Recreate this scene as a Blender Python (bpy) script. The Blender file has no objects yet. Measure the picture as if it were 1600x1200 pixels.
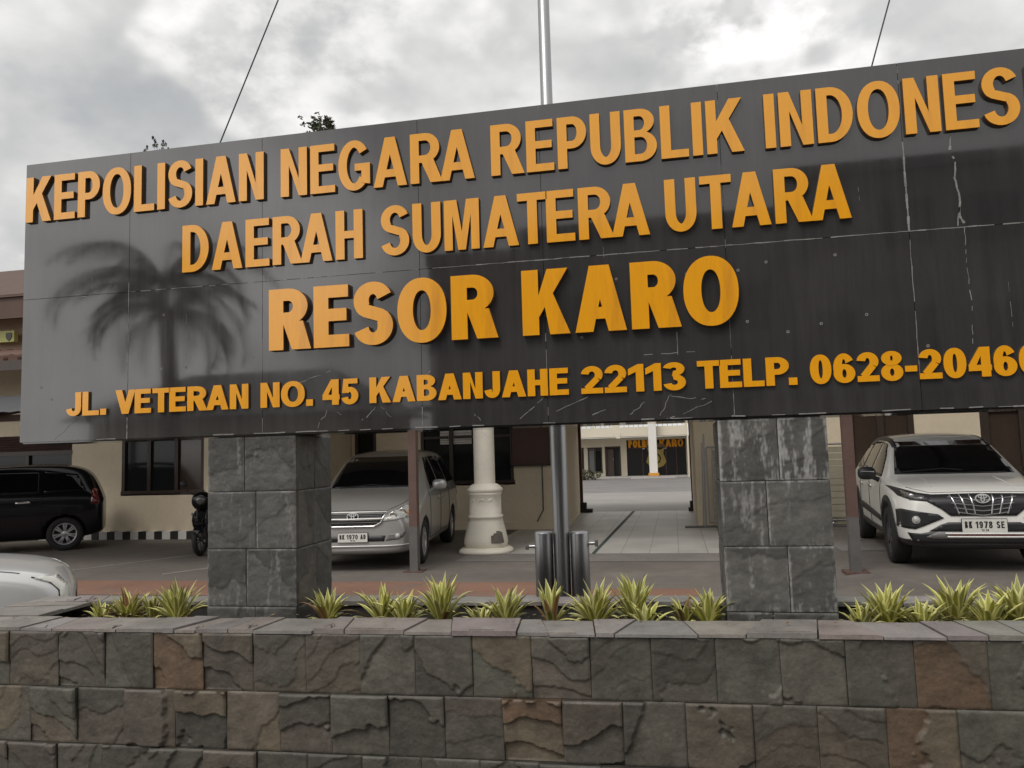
import bpy, bmesh, math, random
from mathutils import Vector, Matrix, noise
from mathutils.bvhtree import BVHTree
from mathutils.geometry import tessellate_polygon
PI = math.pi
R = math.radians
scene = bpy.context.scene
col = scene.collection

# ------------------------------------------------------------------ camera
cd = bpy.data.cameras.new('camera')
cam = bpy.data.objects.new('camera', cd)
col.objects.link(cam)
cd.sensor_width = 36.0
cd.lens = 1230.0 / 1600.0 * 36.0
cd.clip_start = 0.05
cd.clip_end = 2000
cam.matrix_world = Matrix(((0.97924, 0.04575, 0.19745, 0.0),
                           (0.20062, -0.07997, -0.9764, 0.0),
                           (-0.02888, 0.99575, -0.08748, 1.6),
                           (0, 0, 0, 1)))
scene.camera = cam

# ------------------------------------------------------------------ world, sun, exposure
SUN_EL, SUN_AZ = R(52), R(205)          # azimuth measured from +Y clockwise: behind the camera, a little left
sun_dir = Vector((math.sin(SUN_AZ) * math.cos(SUN_EL), math.cos(SUN_AZ) * math.cos(SUN_EL), math.sin(SUN_EL)))
world = bpy.data.worlds.new('World')
scene.world = world
world.use_nodes = True
wn, wl = world.node_tree.nodes, world.node_tree.links
wn.clear()
w_out = wn.new('ShaderNodeOutputWorld')
w_sky = wn.new('ShaderNodeTexSky')
w_sky.sky_type = 'NISHITA'
w_sky.sun_disc = False
w_sky.sun_elevation = SUN_EL
w_sky.sun_rotation = SUN_AZ
w_bg = wn.new('ShaderNodeBackground')
w_bg.inputs['Strength'].default_value = 0.07
wl.new(w_sky.outputs[0], w_bg.inputs['Color'])
w_tc = wn.new('ShaderNodeTexCoord')


def wmath(op, a, b=None, c=None):
    n = wn.new('ShaderNodeMath')
    n.operation = op
    for i, v in enumerate((a, b, c)):
        if v is None:
            continue
        if isinstance(v, (int, float)):
            n.inputs[i].default_value = v
        else:
            wl.new(v, n.inputs[i])
    return n.outputs[0]


def wnoise(scale, detail, rough, off, src=None, dist=0.0):
    mp = wn.new('ShaderNodeMapping')
    mp.inputs['Location'].default_value = off
    mp.inputs['Scale'].default_value = (1, 1, 1.5)
    wl.new(src or w_tc.outputs['Generated'], mp.inputs['Vector'])
    n = wn.new('ShaderNodeTexNoise')
    n.inputs['Scale'].default_value = scale
    n.inputs['Detail'].default_value = detail
    n.inputs['Roughness'].default_value = rough
    n.inputs['Distortion'].default_value = dist
    wl.new(mp.outputs[0], n.inputs['Vector'])
    return n


# cloud cover: big billows plus bright breaks in fixed directions of the sky
w_warp = wnoise(6.0, 3, 0.5, (3.1, 1.7, 0.4))
w_sub = wn.new('ShaderNodeVectorMath'); w_sub.operation = 'SUBTRACT'
wl.new(w_warp.outputs['Color'], w_sub.inputs[0]); w_sub.inputs[1].default_value = (0.5, 0.5, 0.5)
w_scl = wn.new('ShaderNodeVectorMath'); w_scl.operation = 'SCALE'
wl.new(w_sub.outputs[0], w_scl.inputs[0]); w_scl.inputs['Scale'].default_value = 0.16
w_add = wn.new('ShaderNodeVectorMath'); w_add.operation = 'ADD'
wl.new(w_tc.outputs['Generated'], w_add.inputs[0]); wl.new(w_scl.outputs[0], w_add.inputs[1])
WDIR = w_add.outputs[0]


def blob(d, width, amp):
    """soft bright or dark cloud mass around a direction of the sky"""
    v = Vector(d).normalized()
    dp = wn.new('ShaderNodeVectorMath'); dp.operation = 'DOT_PRODUCT'
    wl.new(WDIR, dp.inputs[0]); dp.inputs[1].default_value = v
    mr = wn.new('ShaderNodeMapRange'); mr.interpolation_type = 'SMOOTHSTEP'
    wl.new(dp.outputs['Value'], mr.inputs['Value'])
    mr.inputs['From Min'].default_value = math.cos(width)
    mr.inputs['From Max'].default_value = 1.0
    mr.inputs['To Min'].default_value = 0.0
    mr.inputs['To Max'].default_value = amp
    return mr.outputs[0]


n_big = wnoise(4.2, 9, 0.55, (0.3, 2.2, 1.1))
n_mid = wnoise(8.0, 8, 0.5, (5.2, 0.2, 2.1))
bright = wmath('MULTIPLY_ADD', n_big.outputs['Fac'], 1.15, 0.03)
bright = wmath('ADD', bright, wmath('MULTIPLY_ADD', n_mid.outputs['Fac'], 0.52, -0.26))
BLOBS = [((-0.35, 0.82, 0.45), 0.22, 0.36), ((0.03, 0.90, 0.42), 0.24, 0.40), ((0.19, 0.91, 0.36), 0.20, 0.42), ((-0.70, 0.62, 0.33), 0.16, 0.2),
         ((-0.20, 0.85, 0.49), 0.20, -0.12), ((-0.52, 0.73, 0.46), 0.30, -0.20), ((-0.66, 0.66, 0.35), 0.18, 0.05),
         ((0.02, 0.84, 0.54), 0.12, -0.14), ((0.20, 0.86, 0.47), 0.12, -0.12), ((0.36, 0.83, 0.42), 0.16, -0.02),
         ((-0.66, -0.72, 0.13), 0.50, 1.15), ((-0.1, -0.6, 0.80), 1.0, 0.50), ((0.5, -0.8, 0.35), 0.7, -0.2)]
n_bil = wnoise(13.0, 9, 0.55, (1.2, 6.1, 3.3))
mb_ = wn.new('ShaderNodeMapRange'); mb_.interpolation_type = 'SMOOTHSTEP'
wl.new(n_bil.outputs['Fac'], mb_.inputs['Value'])
mb_.inputs['From Min'].default_value = 0.34; mb_.inputs['From Max'].default_value = 0.64
mb_.inputs['To Min'].default_value = 0.35; mb_.inputs['To Max'].default_value = 1.30
for b in BLOBS:
    v_ = blob(*b)
    if 0 < b[2] < 0.6 and b[1] < 0.5:
        v_ = wmath('MULTIPLY', v_, mb_.outputs[0])
    bright = wmath('ADD', bright, v_)
w_ramp = wn.new('ShaderNodeValToRGB')
cr = w_ramp.color_ramp
cr.elements[0].position = 0.02; cr.elements[0].color = (0.33, 0.345, 0.355, 1)
cr.elements[1].position = 0.98; cr.elements[1].color = (0.84, 0.825, 0.81, 1)
e = cr.elements.new(0.30); e.color = (0.415, 0.425, 0.43, 1)
e = cr.elements.new(0.52); e.color = (0.545, 0.545, 0.535, 1)
e = cr.elements.new(0.74); e.color = (0.70, 0.695, 0.68, 1)
wl.new(bright, w_ramp.inputs['Fac'])
w_over = wmath('MAXIMUM', 1.0, wmath('MULTIPLY', bright, 1.0))
w_em = wn.new('ShaderNodeBackground')
wl.new(w_ramp.outputs['Color'], w_em.inputs['Color'])
wl.new(w_over, w_em.inputs['Strength'])
gap = wnoise(4.2, 7, 0.55, (7.3, 4.6, 0.7), dist=0.2)
mr = wn.new('ShaderNodeMapRange'); mr.interpolation_type = 'SMOOTHSTEP'
wl.new(gap.outputs['Fac'], mr.inputs['Value'])
mr.inputs['From Min'].default_value = 0.58; mr.inputs['From Max'].default_value = 0.80
mr.inputs['To Min'].default_value = 0.97; mr.inputs['To Max'].default_value = 0.55
w_mix = wn.new('ShaderNodeMixShader')
wl.new(mr.outputs[0], w_mix.inputs[0])
wl.new(w_bg.outputs[0], w_mix.inputs[1]); wl.new(w_em.outputs[0], w_mix.inputs[2])
wl.new(w_mix.outputs[0], w_out.inputs['Surface'])

sd = bpy.data.lights.new('sun', 'SUN')
sd.energy = 1.1
sd.angle = R(25)
sd.color = (1.0, 0.96, 0.9)
sun = bpy.data.objects.new('sun', sd)
col.objects.link(sun)
sun.rotation_euler = (-sun_dir).to_track_quat('-Z', 'Y').to_euler()
sun.location = (0, -10, 30)

scene.view_settings.view_transform = 'Standard'
scene.view_settings.look = 'None'
scene.view_settings.exposure = 0.32
scene.view_settings.gamma = 1.0
scene.cycles.max_bounces = 6
scene.cycles.glossy_bounces = 3


# ------------------------------------------------------------------ helpers
def tag(o, label=None, cat=None, group=None, kind=None):
    if label: o['label'] = label
    if cat: o['category'] = cat
    if group: o['group'] = group
    if kind: o['kind'] = kind
    return o


def empty(name, loc=(0, 0, 0), rz=0.0, label=None, cat=None, group=None):
    o = bpy.data.objects.new(name, None)
    o.empty_display_size = 0.2
    col.objects.link(o)
    o.location = loc
    o.rotation_euler = (0, 0, rz)
    return tag(o, label, cat, group)


class MB:
    """collects shapes that become ONE mesh object"""
    def __init__(s):
        s.v, s.f, s.m, s.sm, s.c = [], [], [], [], []

    def add(s, verts, faces, mat=0, smooth=False, color=None):
        b = len(s.v)
        s.v += [tuple(p) for p in verts]
        if color is None:
            s.c += [(1, 1, 1)] * len(verts)
        elif len(color) == len(verts) and hasattr(color[0], '__len__'):
            s.c += list(color)
        else:
            s.c += [tuple(color)] * len(verts)
        for f in faces:
            s.f.append([i + b for i in f]); s.m.append(mat); s.sm.append(smooth)
        return b

    def box(s, x0, x1, y0, y1, z0, z1, mat=0, color=None):
        v = [(x0, y0, z0), (x1, y0, z0), (x1, y1, z0), (x0, y1, z0), (x0, y0, z1), (x1, y0, z1), (x1, y1, z1), (x0, y1, z1)]
        s.add(v, [(3, 2, 1, 0), (4, 5, 6, 7), (0, 1, 5, 4), (1, 2, 6, 5), (2, 3, 7, 6), (3, 0, 4, 7)], mat, False, color)

    def obox(s, M, sx, sy, sz, mat=0, color=None):
        v = [M @ Vector((a * sx / 2, b * sy / 2, c * sz / 2)) for c in (-1, 1) for a, b in ((-1, -1), (1, -1), (1, 1), (-1, 1))]
        s.add(v, [(3, 2, 1, 0), (4, 5, 6, 7), (0, 1, 5, 4), (1, 2, 6, 5), (2, 3, 7, 6), (3, 0, 4, 7)], mat, False, color)

    def tube(s, pts, rad, n=8, mat=0, caps=True, color=None, smooth=True):
        pts = [Vector(p) for p in pts]
        if not hasattr(rad, '__len__'):
            rad = [rad] * len(pts)
        vs, fs = [], []
        up = None
        for i, p in enumerate(pts):
            d = (pts[min(i + 1, len(pts) - 1)] - pts[max(i - 1, 0)]).normalized()
            if up is None:
                up = Vector((0, 0, 1)) if abs(d.z) < 0.9 else Vector((1, 0, 0))
            a = d.cross(up).normalized()
            b = a.cross(d).normalized()
            up = b
            for k in range(n):
                t = 2 * PI * k / n
                vs.append(p + (a * math.cos(t) + b * math.sin(t)) * rad[i])
        for i in range(len(pts) - 1):
            for k in range(n):
                k2 = (k + 1) % n
                fs.append((i * n + k, i * n + k2, (i + 1) * n + k2, (i + 1) * n + k))
        s.add(vs, fs, mat, smooth, color)
        if caps:
            s.add(vs[:n], [tuple(range(n))[::-1]], mat, False, color)
            s.add(vs[-n:], [tuple(range(n))], mat, False, color)

    def lathe(s, prof, c=(0, 0, 0), n=24, mat=0, axis='z', sq=0.0):
        """prof: list of (r, h) about an axis through c; sq > 0 squares the plan"""
        vs, fs = [], []
        for r, h in prof:
            for k in range(n):
                t = 2 * PI * (k + 0.5) / n
                q = 1.0
                if sq:
                    q = 1.0 / max(abs(math.cos(t)), abs(math.sin(t))) ** sq
                x, y = r * q * math.cos(t), r * q * math.sin(t)
                if axis == 'z': vs.append((c[0] + x, c[1] + y, c[2] + h))
                elif axis == 'y': vs.append((c[0] + x, c[1] + h, c[2] - y))
                else: vs.append((c[0] + h, c[1] + x, c[2] + y))
        for i in range(len(prof) - 1):
            for k in range(n):
                k2 = (k + 1) % n
                fs.append((i * n + k, i * n + k2, (i + 1) * n + k2, (i + 1) * n + k))
        s.add(vs, fs, mat, True)

    def prism(s, contours, y0, y1, mat=0, side=None, M=None):
        """letter-like solid: contours (first outer, others holes) in x,z, from y0 (front) to y1 (back)"""
        side = mat if side is None else side
        tri = tessellate_polygon([[Vector((p[0], p[1], 0)) for p in c] for c in contours])
        flat = [p for c in contours for p in c]
        T = (lambda p: p) if M is None else (lambda p: tuple(M @ Vector(p)))
        fs = []
        for t in tri:
            a, b, c = [flat[i] for i in t]
            cr_ = (b[0] - a[0]) * (c[1] - a[1]) - (b[1] - a[1]) * (c[0] - a[0])
            fs.append(tuple(t) if cr_ > 0 else tuple(t)[::-1])
        s.add([T((p[0], y0, p[1])) for p in flat], fs, mat)
        s.add([T((p[0], y1, p[1])) for p in flat], [f[::-1] for f in fs], side)
        for ci, c in enumerate(contours):
            n = len(c)
            ar = sum(c[i][0] * c[(i + 1) % n][1] - c[(i + 1) % n][0] * c[i][1] for i in range(n))
            if (ar < 0) == (ci == 0):
                c = c[::-1]
            vs = [T((p[0], y0, p[1])) for p in c] + [T((p[0], y1, p[1])) for p in c]
            s.add(vs, [(i, i + n, (i + 1) % n + n, (i + 1) % n) for i in range(n)], side)

    def build(s, name, mats, parent=None, loc=None, bevel=0.0, rot=None):
        me = bpy.data.meshes.new(name)
        me.from_pydata(s.v, [], s.f)
        if not isinstance(mats, (list, tuple)):
            mats = [mats]
        for m in mats:
            me.materials.append(m)
        me.polygons.foreach_set('material_index', s.m)
        me.polygons.foreach_set('use_smooth', s.sm)
        at = me.color_attributes.new('Col', 'FLOAT_COLOR', 'POINT')
        at.data.foreach_set('color', [x for c in s.c for x in (c[0], c[1], c[2], 1.0)])
        me.update()
        o = bpy.data.objects.new(name, me)
        col.objects.link(o)
        if parent: o.parent = parent
        if loc: o.location = loc
        if rot: o.rotation_euler = rot
        if bevel:
            b = o.modifiers.new('bevel', 'BEVEL')
            b.width = bevel; b.segments = 2; b.limit_method = 'ANGLE'; b.angle_limit = R(40)
        return o


MATS = {}


def mat(name, base=(0.5, 0.5, 0.5), rough=0.6, metal=0.0, ior=1.5, var=0.0, vscale=3.0, bump=0.0, bscale=40.0,
        attr=False, coat=0.0, second=None, sscale=2.0, sedge=(0.5, 0.65), stretch=(1, 1, 1), rvar=0.0, emit=None, estr=0.0):
    if name in MATS:
        return MATS[name]
    m = bpy.data.materials.new(name)
    MATS[name] = m
    m.use_nodes = True
    nt = m.node_tree
    N, L = nt.nodes, nt.links
    p = N['Principled BSDF']
    p.inputs['Roughness'].default_value = rough
    p.inputs['Metallic'].default_value = metal
    p.inputs['IOR'].default_value = ior
    p.inputs['Coat Weight'].default_value = coat
    p.inputs['Coat Roughness'].default_value = 0.05
    p.inputs['Base Color'].default_value = (*base, 1)
    if emit:
        p.inputs['Emission Color'].default_value = (*emit, 1)
        p.inputs['Emission Strength'].default_value = estr
    tc = N.new('ShaderNodeTexCoord')
    mp = N.new('ShaderNodeMapping')
    mp.inputs['Scale'].default_value = stretch
    L.new(tc.outputs['Object'], mp.inputs['Vector'])

    def nz(scale, detail=6, rg=0.6, src=mp.outputs[0]):
        n = N.new('ShaderNodeTexNoise')
        n.inputs['Scale'].default_value = scale
        n.inputs['Detail'].default_value = detail
        n.inputs['Roughness'].default_value = rg
        L.new(src, n.inputs['Vector'])
        return n

    def mix(f, a, b, typ='MIX'):
        x = N.new('ShaderNodeMix'); x.data_type = 'RGBA'; x.blend_type = typ
        for s_, v in ((0, f), (6, a), (7, b)):
            if isinstance(v, float): x.inputs[s_].default_value = v
            elif isinstance(v, tuple): x.inputs[s_].default_value = (*v, 1)
            else: L.new(v, x.inputs[s_])
        return x.outputs[2]

    cur = tuple(base)
    if attr:
        a = N.new('ShaderNodeVertexColor'); a.layer_name = 'Col'
        cur = a.outputs['Color'] if base == (1, 1, 1) else mix(1.0, a.outputs['Color'], tuple(base), 'MULTIPLY')
    if second:
        n = nz(sscale, 8, 0.65)
        r = N.new('ShaderNodeMapRange'); r.interpolation_type = 'SMOOTHSTEP'
        r.inputs['From Min'].default_value, r.inputs['From Max'].default_value = sedge
        L.new(n.outputs['Fac'], r.inputs['Value'])
        cur = mix(r.outputs[0], cur, tuple(second))
    if var:
        n = nz(vscale)
        n2 = nz(vscale * 9.0, 4)
        ad = N.new('ShaderNodeMath'); ad.operation = 'ADD'
        L.new(n.outputs['Fac'], ad.inputs[0])
        m2 = N.new('ShaderNodeMath'); m2.operation = 'MULTIPLY_ADD'
        L.new(n2.outputs['Fac'], m2.inputs[0]); m2.inputs[1].default_value = 0.5; m2.inputs[2].default_value = -0.25
        L.new(m2.outputs[0], ad.inputs[1])
        r = N.new('ShaderNodeMapRange')
        L.new(ad.outputs[0], r.inputs['Value'])
        r.inputs['From Min'].default_value = 0.25; r.inputs['From Max'].default_value = 0.75
        r.inputs['To Min'].default_value = 1 - var; r.inputs['To Max'].default_value = 1 + var
        cmb = N.new('ShaderNodeCombineColor')
        for i in range(3):
            L.new(r.outputs[0], cmb.inputs[i])
        cur = mix(1.0, cur, cmb.outputs[0], 'MULTIPLY')
    if not isinstance(cur, tuple):
        L.new(cur, p.inputs['Base Color'])
    if rvar:
        n = nz(4.0)
        r = N.new('ShaderNodeMapRange')
        L.new(n.outputs['Fac'], r.inputs['Value'])
        r.inputs['From Min'].default_value = 0.3; r.inputs['From Max'].default_value = 0.7
        r.inputs['To Min'].default_value = max(0.02, rough - rvar); r.inputs['To Max'].default_value = rough + rvar
        L.new(r.outputs[0], p.inputs['Roughness'])
    if bump:
        n = nz(bscale, 5)
        b = N.new('ShaderNodeBump')
        b.inputs['Strength'].default_value = 1.0
        b.inputs['Distance'].default_value = bump
        L.new(n.outputs['Fac'], b.inputs['Height'])
        L.new(b.outputs[0], p.inputs['Normal'])
    return m


# palette
M_LET = mat('orange_acrylic', (0.84, 0.36, 0.010), 0.13, ior=1.62, var=0.07, vscale=2.5, second=(0.62, 0.255, 0.02), sscale=3.0, sedge=(0.46, 0.80), stretch=(2.5, 1, .5))
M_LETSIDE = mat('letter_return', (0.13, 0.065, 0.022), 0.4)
M_STONE = mat('split_stone', (0.92, 0.87, 0.77), 0.55, attr=True, second=(0.045, 0.045, 0.036), sscale=2.6, sedge=(0.52, 0.85), var=0.36, vscale=9.0, bump=0.003, bscale=60.0, rvar=0.15)
M_PSTONE = mat('pillar_stone', (1, 1, 1), 0.50, attr=True, var=0.30, vscale=10.0, bump=0.0015, bscale=70.0, rvar=0.15)
M_GROUT = mat('dark_grout', (0.035, 0.034, 0.032), 0.9, var=0.2)
M_WGROUT = mat('pale_grout', (0.22, 0.213, 0.205), 0.8, var=0.5, vscale=6)
M_CAP = mat('slate_cap', (1, 1, 1), 0.55, attr=True, var=0.28, vscale=7.0, bump=0.003, bscale=50.0)
M_SOIL = mat('dark_soil', (0.045, 0.034, 0.024), 0.95, var=0.4, vscale=12, bump=0.02, bscale=50)
M_ASPH = mat('asphalt', (0.145, 0.127, 0.112), 0.8, var=0.22, vscale=0.7, bump=0.003, bscale=160, second=(0.175, 0.155, 0.138), sscale=0.45, sedge=(0.5, 0.62))
M_ROAD = mat('road_asphalt', (0.07, 0.068, 0.065), 0.8, var=0.2, vscale=0.8, bump=0.003, bscale=160)
M_YARD = mat('pale_yard_concrete', (0.30, 0.285, 0.265), 0.8, var=0.15, vscale=0.5)
M_YARD2 = mat('grey_yard_asphalt', (0.20, 0.19, 0.185), 0.8, var=0.15, vscale=0.6)
M_BAND = mat('faded_red_paint', (0.215, 0.115, 0.078), 0.8, var=0.2, vscale=1.2, second=(0.14, 0.115, 0.10), sscale=1.3, sedge=(0.50, 0.72))
M_LINE = mat('worn_white_paint', (0.30, 0.28, 0.26), 0.8, var=0.3, vscale=5)
M_CREAM = mat('cream_plaster', (0.74, 0.635, 0.475), 0.85, var=0.09, vscale=1.2, bump=0.001, bscale=80)
M_CREAMB = mat('pale_cream_plaster', (0.66, 0.60, 0.48), 0.85, var=0.05, vscale=0.8)
M_COLUMN = mat('column_paint', (0.80, 0.75, 0.64), 0.6, var=0.08, vscale=3.0, second=(0.45, 0.40, 0.32), sscale=2.5, sedge=(0.58, 0.78))
M_CHIP = mat('exposed_mortar', (0.16, 0.14, 0.12), 0.95, var=0.4, vscale=20, bump=0.01, bscale=60)
M_DWOOD = mat('dark_wood', (0.045, 0.030, 0.022), 0.45, var=0.25, vscale=4, stretch=(6, 6, 1))
M_MWOOD = mat('maroon_panel', (0.075, 0.036, 0.028), 0.5, var=0.15, vscale=3)
M_GLASS = mat('dark_window_glass', (0.016, 0.018, 0.018), 0.08, ior=1.3, var=0.2, vscale=1)
M_GLASSB = mat('brown_curtained_glass', (0.06, 0.042, 0.032), 0.12, var=0.2, vscale=2)
M_RUST = mat('rusty_red_steel', (0.115, 0.066, 0.054), 0.6, var=0.25, vscale=5, second=(0.085, 0.055, 0.045), sscale=5, sedge=(0.5, 0.7))
M_GREYP = mat('grey_primer', (0.11, 0.105, 0.10), 0.6, var=0.2, vscale=5)
M_STEEL = mat('stainless_steel', (0.36, 0.36, 0.365), 0.38, metal=1.0, var=0.1, vscale=3, stretch=(1, 1, 0.15), rvar=0.08)
M_TILE = None
M_TERRA = mat('terracotta_tile', (0.14, 0.082, 0.06), 0.8, var=0.25, vscale=3)
M_FASC = mat('brown_fascia', (0.095, 0.055, 0.042), 0.7, var=0.15)
M_PINK = mat('salmon_plaster', (0.46, 0.33, 0.235), 0.85, var=0.08)
M_METROOF = mat('dark_metal_roof', (0.05, 0.05, 0.055), 0.5, var=0.2)
M_WHITE = mat('white_paint', (0.72, 0.70, 0.66), 0.6, var=0.06)
M_BLACK = mat('black_paint', (0.02, 0.02, 0.02), 0.5, var=0.1)
M_SLAT = mat('cream_slat_metal', (0.36, 0.33, 0.25), 0.5, var=0.12, vscale=3)
M_GOLD = mat('gold_paint', (0.34, 0.25, 0.06), 0.4, var=0.1)
M_ORANGEB = mat('orange_band_paint', (0.62, 0.28, 0.03), 0.5)
M_LEAF = mat('variegated_leaf', (1, 1, 1), 0.42, attr=True, var=0.15, vscale=15)
M_TREE = mat('tree_leaf', (1, 1, 1), 0.6, attr=True)
M_BARK = mat('bark', (0.10, 0.075, 0.055), 0.9, var=0.3, vscale=8, bump=0.01, bscale=30)
M_RUBBER = mat('tyre_rubber', (0.018, 0.018, 0.018), 0.75, var=0.2, vscale=10)
M_CHROME = mat('chrome', (0.75, 0.75, 0.75), 0.12, metal=1.0)
M_ALLOY = mat('alloy_silver', (0.50, 0.50, 0.51), 0.3, metal=0.8)
M_DALLOY = mat('dark_alloy', (0.09, 0.09, 0.095), 0.35, metal=0.6)
M_CBLACK = mat('black_plastic', (0.022, 0.022, 0.024), 0.45, var=0.1, vscale=6)
M_CGREY = mat('grey_plastic', (0.16, 0.155, 0.155), 0.45)
M_CGLASS = mat('tinted_car_glass', (0.006, 0.006, 0.007), 0.04, ior=1.35)
M_LENS = mat('clear_lamp_lens', (0.42, 0.42, 0.40), 0.12, ior=1.5, coat=1.0, var=0.35, vscale=14)
M_DLENS = mat('smoked_lamp_lens', (0.10, 0.10, 0.10), 0.1, coat=1.0, var=0.4, vscale=18)
M_AMBER = mat('amber_lens', (0.50, 0.22, 0.06), 0.15, coat=1.0)
M_RED = mat('red_lens', (0.16, 0.012, 0.01), 0.15, coat=1.0)
M_SILVER = mat('silver_car_paint', (0.43, 0.425, 0.41), 0.32, metal=0.45, coat=0.7)
M_CWHITE = mat('white_car_paint', (0.84, 0.83, 0.79), 0.35, coat=0.8)
M_CBLK = mat('black_car_paint', (0.006, 0.006, 0.007), 0.22, ior=1.3, coat=0.25)
M_PWHITE = mat('silver_white_car_paint', (0.62, 0.62, 0.615), 0.30, metal=0.15, coat=0.8)
M_PLATE = mat('plate_white', (0.66, 0.65, 0.60), 0.5)
M_INK = mat('plate_ink', (0.012, 0.012, 0.012), 0.6)
M_RBRICK = mat('reddish_shop_wall', (0.13, 0.085, 0.072), 0.8, var=0.2, vscale=0.6)
M_GWALL = mat('grey_shop_wall', (0.17, 0.165, 0.16), 0.8, var=0.2, vscale=0.5)


def granite():
    """black polished granite with a film of dust in vertical runs"""
    m = bpy.data.materials.new('black_granite')
    m.use_nodes = True
    N, L = m.node_tree.nodes, m.node_tree.links
    p = N['Principled BSDF']
    p.inputs['IOR'].default_value = 1.75
    tc = N.new('ShaderNodeTexCoord')
    mp = N.new('ShaderNodeMapping'); mp.inputs['Scale'].default_value = (7.0, 1, 0.5)
    L.new(tc.outputs['Object'], mp.inputs['Vector'])
    n = N.new('ShaderNodeTexNoise'); n.inputs['Scale'].default_value = 2.4; n.inputs['Detail'].default_value = 9; n.inputs['Roughness'].default_value = 0.7
    L.new(mp.outputs[0], n.inputs['Vector'])
    n2 = N.new('ShaderNodeTexNoise'); n2.inputs['Scale'].default_value = 1.6; n2.inputs['Detail'].default_value = 6
    L.new(tc.outputs['Object'], n2.inputs['Vector'])
    n3 = N.new('ShaderNodeTexNoise'); n3.inputs['Scale'].default_value = 130; n3.inputs['Detail'].default_value = 3
    L.new(tc.outputs['Object'], n3.inputs['Vector'])
    mu = N.new('ShaderNodeMath'); mu.operation = 'MULTIPLY'
    L.new(n.outputs['Fac'], mu.inputs[0]); L.new(n2.outputs['Fac'], mu.inputs[1])
    mr_ = N.new('ShaderNodeMapRange'); mr_.inputs['From Min'].default_value = 0.15; mr_.inputs['From Max'].default_value = 0.45
    L.new(mu.outputs[0], mr_.inputs['Value'])
    a2 = N.new('ShaderNodeMath'); a2.operation = 'MULTIPLY_ADD'; a2.inputs[1].default_value = 0.35; a2.inputs[2].default_value = -0.17
    L.new(n3.outputs['Fac'], a2.inputs[0])
    ad = N.new('ShaderNodeMath'); ad.operation = 'ADD'; ad.use_clamp = True
    L.new(mr_.outputs[0], ad.inputs[0]); L.new(a2.outputs[0], ad.inputs[1])
    x = N.new('ShaderNodeMix'); x.data_type = 'RGBA'
    x.inputs[6].default_value = (0.032, 0.0305, 0.031, 1); x.inputs[7].default_value = (0.060, 0.0565, 0.0555, 1)
    L.new(ad.outputs[0], x.inputs[0]); L.new(x.outputs[2], p.inputs['Base Color'])
    r2 = N.new('ShaderNodeMapRange'); r2.inputs['To Min'].default_value = 0.03; r2.inputs['To Max'].default_value = 0.085
    L.new(ad.outputs[0], r2.inputs['Value']); L.new(r2.outputs[0], p.inputs['Roughness'])
    return m


M_GRAN = granite()


def tile_floor():
    m = bpy.data.materials.new('pale_floor_tile')
    m.use_nodes = True
    N, L = m.node_tree.nodes, m.node_tree.links
    p = N['Principled BSDF']
    p.inputs['Roughness'].default_value = 0.4
    tc = N.new('ShaderNodeTexCoord')
    b = N.new('ShaderNodeTexBrick')
    b.offset = 0.0
    b.inputs['Scale'].default_value = 1.0
    b.inputs['Brick Width'].default_value = 0.44; b.inputs['Row Height'].default_value = 0.88
    b.inputs['Mortar Size'].default_value = 0.008
    b.inputs['Color1'].default_value = (0.44, 0.43, 0.40, 1); b.inputs['Color2'].default_value = (0.48, 0.47, 0.44, 1)
    b.inputs['Mortar'].default_value = (0.26, 0.25, 0.23, 1)
    L.new(tc.outputs['Object'], b.inputs['Vector'])
    n = N.new('ShaderNodeTexNoise'); n.inputs['Scale'].default_value = 1.3; n.inputs['Detail'].default_value = 7
    L.new(tc.outputs['Object'], n.inputs['Vector'])
    mr_ = N.new('ShaderNodeMapRange'); mr_.inputs['From Min'].default_value = 0.3; mr_.inputs['From Max'].default_value = 0.7
    mr_.inputs['To Min'].default_value = 0.8; mr_.inputs['To Max'].default_value = 1.1
    L.new(n.outputs['Fac'], mr_.inputs['Value'])
    x = N.new('ShaderNodeVectorMath'); x.operation = 'SCALE'
    L.new(b.outputs['Color'], x.inputs[0]); L.new(mr_.outputs[0], x.inputs['Scale'])
    L.new(x.outputs[0], p.inputs['Base Color'])
    return m


M_TILE = tile_floor()


# ------------------------------------------------------------------ lettering
def arc(cx, cy, rx, ry, a0, a1, n=16, e=1.0):
    out = []
    for i in range(n + 1):
        t = R(a0 + (a1 - a0) * i / n)
        c_, s_ = math.cos(t), math.sin(t)
        out.append((cx + rx * math.copysign(abs(c_) ** e, c_), cy + ry * math.copysign(abs(s_) ** e, s_)))
    return out


def stroke(path, t, u):
    Lp, Rp = [], []
    for i, p in enumerate(path):
        a, b = path[max(0, i - 1)], path[min(len(path) - 1, i + 1)]
        dx, dy = b[0] - a[0], b[1] - a[1]
        l = math.hypot(dx, dy) or 1
        nx, ny = -dy / l, dx / l
        h = 0.5 * math.hypot(t * nx, u * ny)
        Lp.append((p[0] + nx * h, p[1] + ny * h)); Rp.append((p[0] - nx * h, p[1] - ny * h))
    return Lp + Rp[::-1]


def band(cx, cy, rx, ry, t, u, a0, a1, n=20):
    return arc(cx, cy, rx + t / 2, ry + u / 2, a0, a1, n) + arc(cx, cy, rx - t / 2, ry - u / 2, a1, a0, n)


GW = dict(A=1.0, B=.85, C=.93, D=.88, E=.77, F=.72, G=.97, H=.83, I=0, J=.66, K=.95, L=.72, M=1.0, N=.83, O=1.02, P=.80, R=.90,
          S=.84, T=.82, U=.82, V=.95)
for ch in '0123456789':
    GW[ch] = .74
GW['1'] = .52
GW['-'] = .40


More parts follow.
